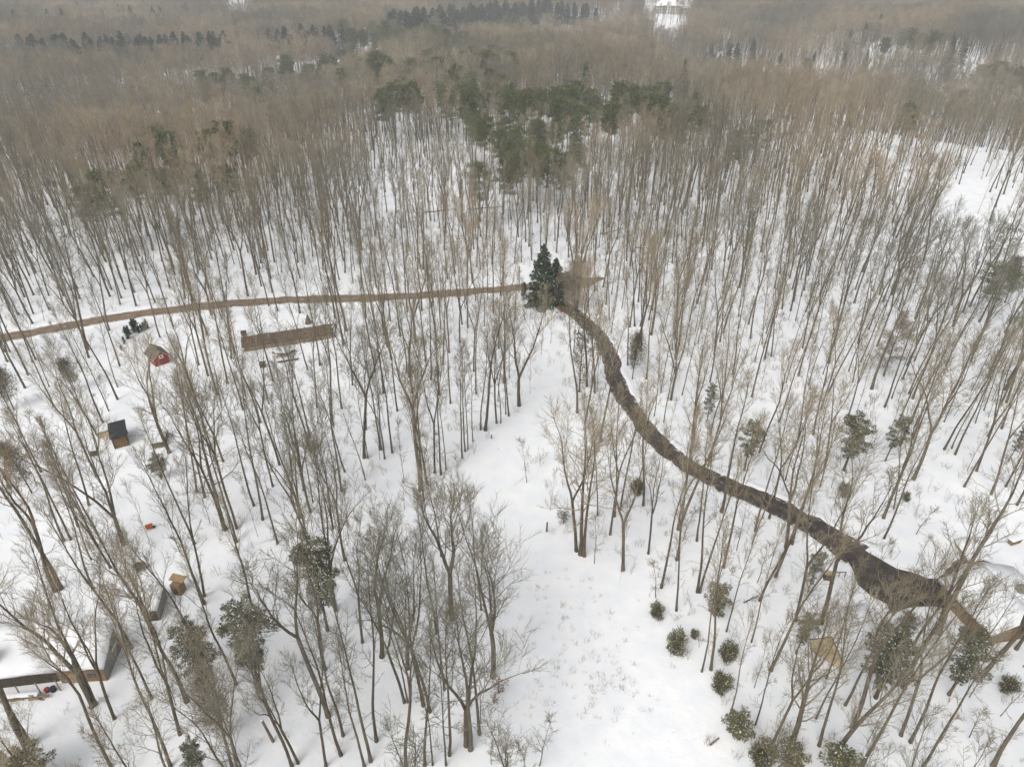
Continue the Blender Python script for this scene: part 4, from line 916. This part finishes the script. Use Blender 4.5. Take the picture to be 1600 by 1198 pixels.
# grey house
def block(name, label, foot, hts, mw, cat='house', over=None, snow=.3, parts=None):
    P = [hit(*p) for p in foot]; o = P[0]; n = len(P)
    r = thing(name, o, 0, label, cat)
    mb = MB(); A = [mb.bm.verts.new((p.x - o.x, p.y - o.y, -.4)) for p in P]; B = [mb.bm.verts.new((p.x - o.x, p.y - o.y, h)) for p, h in zip(P, hts)]
    mb.bm.faces.new(A); mb.bm.faces.new(B)
    for i in range(n): mb.bm.faces.new((A[i], A[(i + 1) % n], B[(i + 1) % n], B[i]))
    mb.build('wall', mw, r)
    c = sum(((p - o) for p in P), Vector()) / n
    Q = []
    for i, (p, h) in enumerate(zip(P, hts)):
        v = p - o; d = (v - c); d.z = 0; v = v + d.normalized() * (over[i] if over else .3)
        Q.append((v.x, v.y, h + .01))
    ro = slab(MB(), Q, .1).build('roof', M['darkwood'], r)
    if snow:
        so = slab(MB(), [(q_[0], q_[1], q_[2] + .105) for q_ in Q], snow).build('roof_snow', M['roofsnow'], ro); lumpy(so.data, snow, n + len(name))
    return r, P, c, o
r, P, c, o = block('grey_house', 'low house with snowy flat roof, grey side wall and brown front', [(98, 1066), (169, 1062), (191, 1009), (70, 1003)], [1.75, 1.75, 3.2, 3.2], M['greywall'], over=[.1, .15, .15, .2])
a_, b_ = P[0] - o, P[1] - o; dv = (b_ - a_).normalized(); nv = Vector((dv.y, -dv.x, 0))
def front_panel(name, m, t0, t1, z0, z1, off, th=.05):
    L = (b_ - a_).length; p = a_ + dv * L * t0 + nv * off; q = a_ + dv * L * t1 + nv * off
    mb = MB(); slab(mb, [(p.x, p.y, z0), (q.x, q.y, z0), (q.x + nv.x * th, q.y + nv.y * th, z0), (p.x + nv.x * th, p.y + nv.y * th, z0)], z1 - z0); return mb.build(name, m, r)
front_panel('front_wall', M['brownwall'], 0.0, .995, -.2, 1.72, .004)
front_panel('door', M['tandoor'], .22, .52, 0, 1.35, .06)
front_panel('window', M['glass'], .62, .8, .7, 1.25, .06)
front_panel('window', M['glass'], .06, .15, .7, 1.25, .06)
e_ = P[2] - o; sd = (e_ - b_).normalized(); sn_ = Vector((sd.y, -sd.x, 0)); p0 = b_ + sd * 2.2 + sn_ * .03; p1 = b_ + sd * 3.4 + sn_ * .03
slab(MB(), [(p0.x, p0.y, 1.5), (p1.x, p1.y, 1.5), (p1.x + sn_.x * .05, p1.y + sn_.y * .05, 1.5), (p0.x + sn_.x * .05, p0.y + sn_.y * .05, 1.5)], .18).build('vent', M['white'], r)
MB().bar((e_.x - .3, e_.y - .4, 2.8), (e_.x - .3, e_.y - .4, 4.1), .05, 6).build('vent_pipe', M['grey'], r)
r2, P2, c2, o2 = block('porch_wing', 'snow-roofed porch wing left of the grey house with open dark front', [(-60, 1082), (93, 1064), (66, 1003), (-70, 1003)], [1.75, 1.75, 2.8, 2.8], M['darkwood'], over=[.5, .7, .1, .2])
for k in range(4):
    p = hit(2 + k * 31, 1091 - k * 4.2) - o2; MB().bar((p.x, p.y, -.3), (p.x, p.y, 1.72), .06, 6).build('post', M['wood'], r2)
ch = tag(MB().box(-.5, .5, -.5, .5, 0, 3.6).build('brick_chimney', M['brownwall']), 'square brown chimney cut by the left edge of the photo', 'chimney'); ch.location = hit(2, 1056); ch.location.z += .4
t = thing('log_heap', hit(38, 1092), .1, 'untidy heap of logs under the porch wing eave', 'firewood'); mb = MB(); R_ = random.Random(5)
for k in range(40):
    x, z = R_.uniform(-1.8, 1.8), R_.uniform(.06, .6); a_ = R_.uniform(-.7, .7); l_ = R_.uniform(.4, .9)
    mb.bar((x - l_ * math.cos(a_), R_.uniform(-.35, .35), z), (x + l_ * math.cos(a_), R_.uniform(-.35, .35), z + .2 * math.sin(a_)), R_.uniform(.05, .09), 5)
mb.build('logs', M['wood'], t); MB().box(-1.7, 1.5, -.2, .3, .5, .72, .1).build('snow_cap', M['roofsnow'], t, True)
def bucket(name, label, px, py, m, h, rad):
    r = thing(name, hit(px, py), 0, label, 'bucket'); MB().bar((0, 0, 0), (0, 0, h), rad * .8, 12, rad).build('tub', m, r); MB().bar((0, 0, h + .002), (0, 0, h + .05), rad * 1.06, 12).build('rim', m, r); return r
bucket('red_tub', 'red tub under the porch eave beside a dark blue one', 75, 1080, M['red'], .4, .25); bucket('blue_tub', 'dark blue tub under the porch eave beside the red one', 84, 1079, M['blue'], .45, .3)
r, P, c, o = block('small_shed', 'small snow-topped grey shed with dark front behind the fork-trunk tree', [(230.5, 971), (251, 968.5), (262, 933), (240, 934)], [1.55, 1.55, 1.7, 1.7], M['greywall'], 'shed', over=[.1] * 4, snow=.28)
a_, b_ = P[0] - o, P[1] - o; dv = (b_ - a_).normalized(); nv = Vector((dv.y, -dv.x, 0))
front_panel('door', M['darkwood'], .08, .92, .1, 1.4, .004, .04)
r = thing('wood_playhouse', hit(281, 924), -.25, 'brown wooden playhouse with tan plank top beside slim trunks', 'playhouse')
MB().box(-.55, .55, -.5, .5, 0, 1.5).build('wall', M['brownwall'], r); slab(MB(), [(-.9, -.1, 1.75), (.95, -.1, 1.75), (.95, .75, 1.95), (-.9, .75, 1.95)], .07).build('roof', M['tandoor'], r)
MB().box(-.2, .25, -.53, -.504, .1, 1.0).build('door', M['darkwood'], r)
# wheelbarrow and bin
r = thing('wheelbarrow', hit(234, 826), .5, 'orange wheelbarrow with dark handles in the snowy yard', 'wheelbarrow'); r.scale = (.95, .95, .95)
mb = MB(); mb.prism([(-.45, .62), (.5, .62), (.3, .25), (-.25, .25)], -.33, .33, 'y').build('tray', M['orange'], r)
for s in (-1, 1): MB().bar((.35, s * .12, .2), (-1.15, s * .3, .62), .025, 6).build('handle', M['darkwood'], r); MB().bar((-.3, s * .26, .36), (-.42, s * .28, -.05), .022, 6).build('leg', M['black'], r)
MB().bar((.55, -.05, .16), (.55, .05, .16), .2, 14).build('wheel', M['black'], r)
r = thing('rubbish_bin', hit(217, 890), 0, 'black round bin with a brown board leaning behind it', 'bin'); MB().bar((0, 0, 0), (0, 0, .85), .36, 14, .44).build('body', M['black'], r); MB().bar((0, 0, .855), (0, 0, .93), .46, 14, .3).build('lid', M['black'], r)
t = tag(MB().box(-.35, .35, -.03, .03, 0, 1.1).build('leaning_board', M['wood']), 'brown board leaning behind the black bin', 'board'); t.location = hit(224, 889); t.rotation_euler = (-.3, 0, -.5)

# tan garage
r, w_ = frame((1266, 1013.5), (1311, 1045.5), 'tan_garage', 'pale tan gabled garage with snowy roof behind the snowy hemlock', 'garage')
ro = gable(r, w_, 6.0, 1.75, 3.75, M['tanwall'], M['darkwood'], .28, .22)
mb = MB()
for a_, b_ in (((-.28, 1.42), (w_ / 2, 3.78)), ((w_ / 2, 3.78), (w_ + .28, 1.42))): mb.bar((a_[0], -.3, a_[1] + .06), (b_[0], -.3, b_[1] + .06), .055, 4)
mb.bar((0, -.03, .02), (w_, -.03, .02), .05, 4).build('trim', M['darkwood'], r)
# brown house
r, w_ = frame((1464, 930), (1538, 1008.5), 'brown_house', 'snow-roofed house with long brown sided wall at right', 'house')
gable(r, w_, 9.0, 2.1, 3.6, M['brownwall'], M['darkwood'], .35, .3, axis='x')
MB().box(w_ * .1, w_ * .16, -.05, -.004, .8, 1.5).build('window', M['glass'], r)
MB().box(-.02, .1, -.06, -.004, -.1, 2.0).build('corner_board', M['darkwood'], r); MB().box(w_ - .1, w_ + .02, -.06, -.004, -.1, 2.0).build('corner_board', M['darkwood'], r)
MB().box(w_ * .5, w_ * .5 + .7, 5.2, 5.9, 2.6, 4.5).build('chimney', M['greywall'], r)
r, w_ = frame((1513, 883), (1545, 884.5), 'tan_lean_to', 'low snow-covered outbuilding showing a small tan gable near right edge', 'shed')
gable(r, w_, 3.4, .55, 1.05, M['tanwall'], M['darkwood'], .2, .2)
box_thing('lumber_stack', 'brown stack of lumber half buried in snow near the right edge', 'lumber', 1584, 848, .35, 1.6, .6, .55, M['brownwall'], .14)
r = thing('wooden_hutch', hit(1293, 903), -.25, 'dark wooden hutch with pale lid and rail beside the parking pad', 'hutch')
MB().box(-.5, .5, -.4, .4, 0, .9).build('body', M['darkwood'], r); slab(MB(), [(-.6, -.45, .92), (.6, -.45, .92), (.6, .7, 1.15), (-.6, .7, 1.15)], .06).build('lid', M['tanwall'], r); MB().box(-.55, .55, .0, .65, 1.2, 1.36, .05).build('snow_cap', M['roofsnow'], r, True)
mb = MB(); mb.bar((.6, .3, .9), (1.9, .6, .9), .05, 5); mb.bar((1.9, .6, -.1), (1.9, .6, .95), .05, 5); mb.bar((1.25, .45, -.1), (1.25, .45, .9), .04, 5); mb.build('rail', M['darkwood'], r)

# poles, posts, fallen trunks
def pole(px, py, h, label, tilt=0, name='utility_pole', rad=.13):
    r = thing(name, hit(px, py), 0, label, 'pole' if 'pole' in name else 'post'); r.rotation_euler.y = tilt
    MB().bar((0, 0, -.4), (0, 0, h), rad, 8, rad * .75).build('shaft', M['pole'], r)
    if h > 4: MB().bar((-.35, 0, h - .5), (.35, 0, h - .5), .05, 5).build('crossarm', M['pole'], r)
    else: MB().bar((0, 0, h), (0, 0, h + .1), rad * .8, 8, rad * .3).build('snow_cap', M['roofsnow'], r)
pole(811, 457, 6.2, 'thin wooden pole left of the junction spruce'); pole(307, 492, 6.6, 'thin wooden pole by the left part of the dirt road', -.03)
pole(768, 685, .8, 'short dark post standing alone on the left clearing edge', 0, 'wooden_post', .1); pole(854, 830, 1.7, 'broken grey stub at the right clearing edge under the oak', .03, 'wooden_post', .13)
pole(280, 507, .9, 'tiny post on snow right of the arborvitae row', 0, 'wooden_post', .07); pole(427, 1158, 3.4, 'broken dark snag in the bottom left wood', -.12, 'dead_snag', .15)
pole(1110, 1163, 1.4, 'dark leaning stub on snow at lower right of clearing', .5, 'dead_snag', .1)
def fallen(pa, pb, label, rad=.16):
    A, B = hit(*pa), hit(*pb); r = thing('fallen_trunk', A, 0, label, 'log')
    d = B - A; n = 8; R_ = random.Random(int(pa[0]))
    pts = [tuple(d * (i / n) + Vector((R_.gauss(0, .08), R_.gauss(0, .08), .12 + .35 * i / n))) for i in range(n + 1)]
    link('stem', tube_mesh('fallen', [([(pts, lin(rad, rad * .4, n + 1))], 7)], M['bark']), r)
    br = []
    for k in range(5):
        o_, dd = at(pts, R_.uniform(.5, .98)); br.append((walk(R_, o_, turn(R_, dd, .8), R_.uniform(.7, 1.8), 4, .05, .15), lin(.04, .012, 5)))
    link('branches', tube_mesh('fallen_branches', [(br, 4)], M['bark']), r)
fallen((662, 333), (712, 329), 'long fallen trunk lying in the wood behind the road, left of two'); fallen((730, 328), (788, 325), 'long fallen trunk lying in the wood behind the road, right of two')
fallen((1162, 942), (1184, 934), 'short fallen pole on snow left of the garage', .09); fallen((938, 366), (972, 360), 'fallen trunk lying on the slope behind the junction'); fallen((992, 387), (1022, 392), 'fallen leaning trunk right of the junction wood'); fallen((262, 467), (238, 471), 'short dark log above the left part of the road', .1)
fallen((1005, 470), (1037, 500), 'thin fallen trunk slanting between trunks right of the junction', .1)
# leaf-holding shrubs
def leafy(px, py, h, rad, n, m, label, name='leafy_shrub', ln=.16, wd=.1, crown=None, seed=1):
    tm, cm = conifer(900 + seed, 'bush', h, rad, n, m, .15, ln, wd, 22, .2)
    r = thing(name, hit(px, py) if crown is None else hit(px, py, crown), seed, label, 'shrub' if h < 6 else 'tree'); link('trunk', tm, r); link('crown', cm, r)
leafy(779, 1082, 2.4, 1.2, 420, M['deadleaf'], 'young beech with rusty orange leaves at the clearing edge', 'young_beech', seed=1)
leafy(772, 1098, 1.4, .6, 110, M['deadleaf'], 'tiny rusty-leaved sapling below the orange beech', 'young_beech', seed=2)
leafy(881, 818, 2.4, 1.3, 600, M['brownleaf'], 'brown-leaved shrub under the spreading oak', seed=3)
leafy(1402, 524, 12, 3.0, 5200, M['brush'], 'brown-leaved oak crown dense among bare trunks on the right', 'leafy_oak', .4, .1, 8, 4)
leafy(876, 500, 2.6, 1.6, 700, M['deadleaf'], 'reddish-brown leafy shrub beside the top of the driveway', seed=5)
leafy(140, 858, 1.8, 1.0, 260, M['tanwall'], 'pale straw-leaved sapling among trunks in the left yard', seed=6)
leafy(905, 612, 12, 2.6, 1500, M['olive'], 'drab evergreen mixed with trunks left of the driveway curve', 'evergreen_tree', .35, .12, None, 7)

# mansion and far houses
def far_frame(cx, by_, wpx, name, label, cat):
    p = hit(cx, by_); w2 = wpx * (p.y * CF[1] + (p.z - CAM_H) * CF[2]) / FPX
    return thing(name, (p.x - w2 / 2, p.y, p.z), 0, label, cat), w2
r, w_ = far_frame(1044, 23, 37, 'mansion', 'large pale three-storey mansion with snowy hipped roof on the far hill', 'mansion')
k = w_ / 24.0; Hh = 7.6 * k; D = 14 * k
MB().box(0, w_, 0, D, -6, Hh).build('wall', M['stone'], r)
def hip(x0, x1, y0, y1, z, h, ov):
    mb = MB(); a_ = (x0 - ov, y0 - ov, z), (x1 + ov, y0 - ov, z), (x1 + ov, y1 + ov, z), (x0 - ov, y1 + ov, z); m_ = (y1 - y0) / 2 * .8
    V = [mb.bm.verts.new(p) for p in a_] + [mb.bm.verts.new((x0 + m_, (y0 + y1) / 2, z + h)), mb.bm.verts.new((x1 - m_, (y0 + y1) / 2, z + h))]
    for f in ((0, 1, 5, 4), (1, 2, 5), (2, 3, 4, 5), (3, 0, 4), (3, 2, 1, 0)): mb.bm.faces.new([V[i] for i in f])
    return mb
hip(0, w_, 0, D, Hh + .02, 5.2 * k, .8 * k).build('roof', M['roofsnow'], r)
xw = w_ + 10 * k
MB().box(w_ + .01, xw, 1.5 * k, D * .8, -6, Hh * .72).build('wing_wall', M['stone'], r); hip(w_ + .6 * k, xw, 1.5 * k, D * .8, Hh * .72 + .02, 2.6 * k, .5 * k).build('wing_roof', M['roofsnow'], r)
g = MB(); g.prism([(w_ * .38, Hh - .1), (w_ * .62, Hh - .1), (w_ * .5, Hh + 4.2 * k)], -.5 * k, D * .4, 'y'); g.build('front_gable', M['stone'], r)
MB().box(w_ * .42, w_ * .58, -1.2 * k, -.01, -6, Hh * .95).build('entrance_bay', M['white'], r)
for row_ in range(3):
    for c_ in range(9):
        if c_ == 4: continue
        x = w_ * (c_ + .5) / 9; z = Hh * (row_ + .25) / 3
        MB().box(x - .55 * k, x + .55 * k, -.14, -.004, z, z + 1.7 * k).build('window', M['glass'], r)
for row_ in range(3): MB().box(w_ * .5 - .7 * k, w_ * .5 + .7 * k, -1.35 * k, -1.204 * k, Hh * (row_ + .25) / 3, Hh * (row_ + .25) / 3 + 1.7 * k).build('window', M['glass'], r)
for row_ in range(2):
    for c_ in range(3):
        x = w_ + (c_ + .6) * 3 * k; z = Hh * (row_ + .3) / 3
        MB().box(x - .6 * k, x + .6 * k, 1.5 * k - .12, 1.5 * k - .004, z, z + 1.6 * k).build('window', M['glass'], r)
for cx_, by_, wp_, lab in ((390, 27, 11, 'small pale far house left of the mansion hill, upper of two'), (376, 35, 9, 'small pale far house, lower left of two'), (1300, 18, 9, 'tiny snowy far house on the right skyline')):
    r, w_ = far_frame(cx_, by_, wp_, 'far_house', lab, 'house')
    gable(r, w_, w_ * 1.1, w_ * .35, w_ * .7, M['stone'], M['darkwood'], .4, .5, axis='x')
    for c_ in range(3): MB().box(w_ * (.15 + .3 * c_), w_ * (.27 + .3 * c_), -.1, -.004, w_ * .1, w_ * .24).build('window', M['glass'], r)


# ------------------------------------------------------------------ haze
def haze(den=.00033):
    mb = MB(); mb.box(-4200, 4200, -100, 4300, -45, 140); o = mb.build('haze', bpy.data.materials.new('haze'))
    m = o.data.materials[0]; m.use_nodes = True; n = m.node_tree.nodes; n.remove(n['Principled BSDF'])
    v = n.new('ShaderNodeVolumePrincipled'); v.inputs['Density'].default_value = den; v.inputs['Color'].default_value = (.97, .985, 1, 1)
    m.node_tree.links.new(v.outputs[0], n['Material Output'].inputs['Volume'])
    tag(o, 'thin winter haze over the far hills', kind='stuff')
haze()
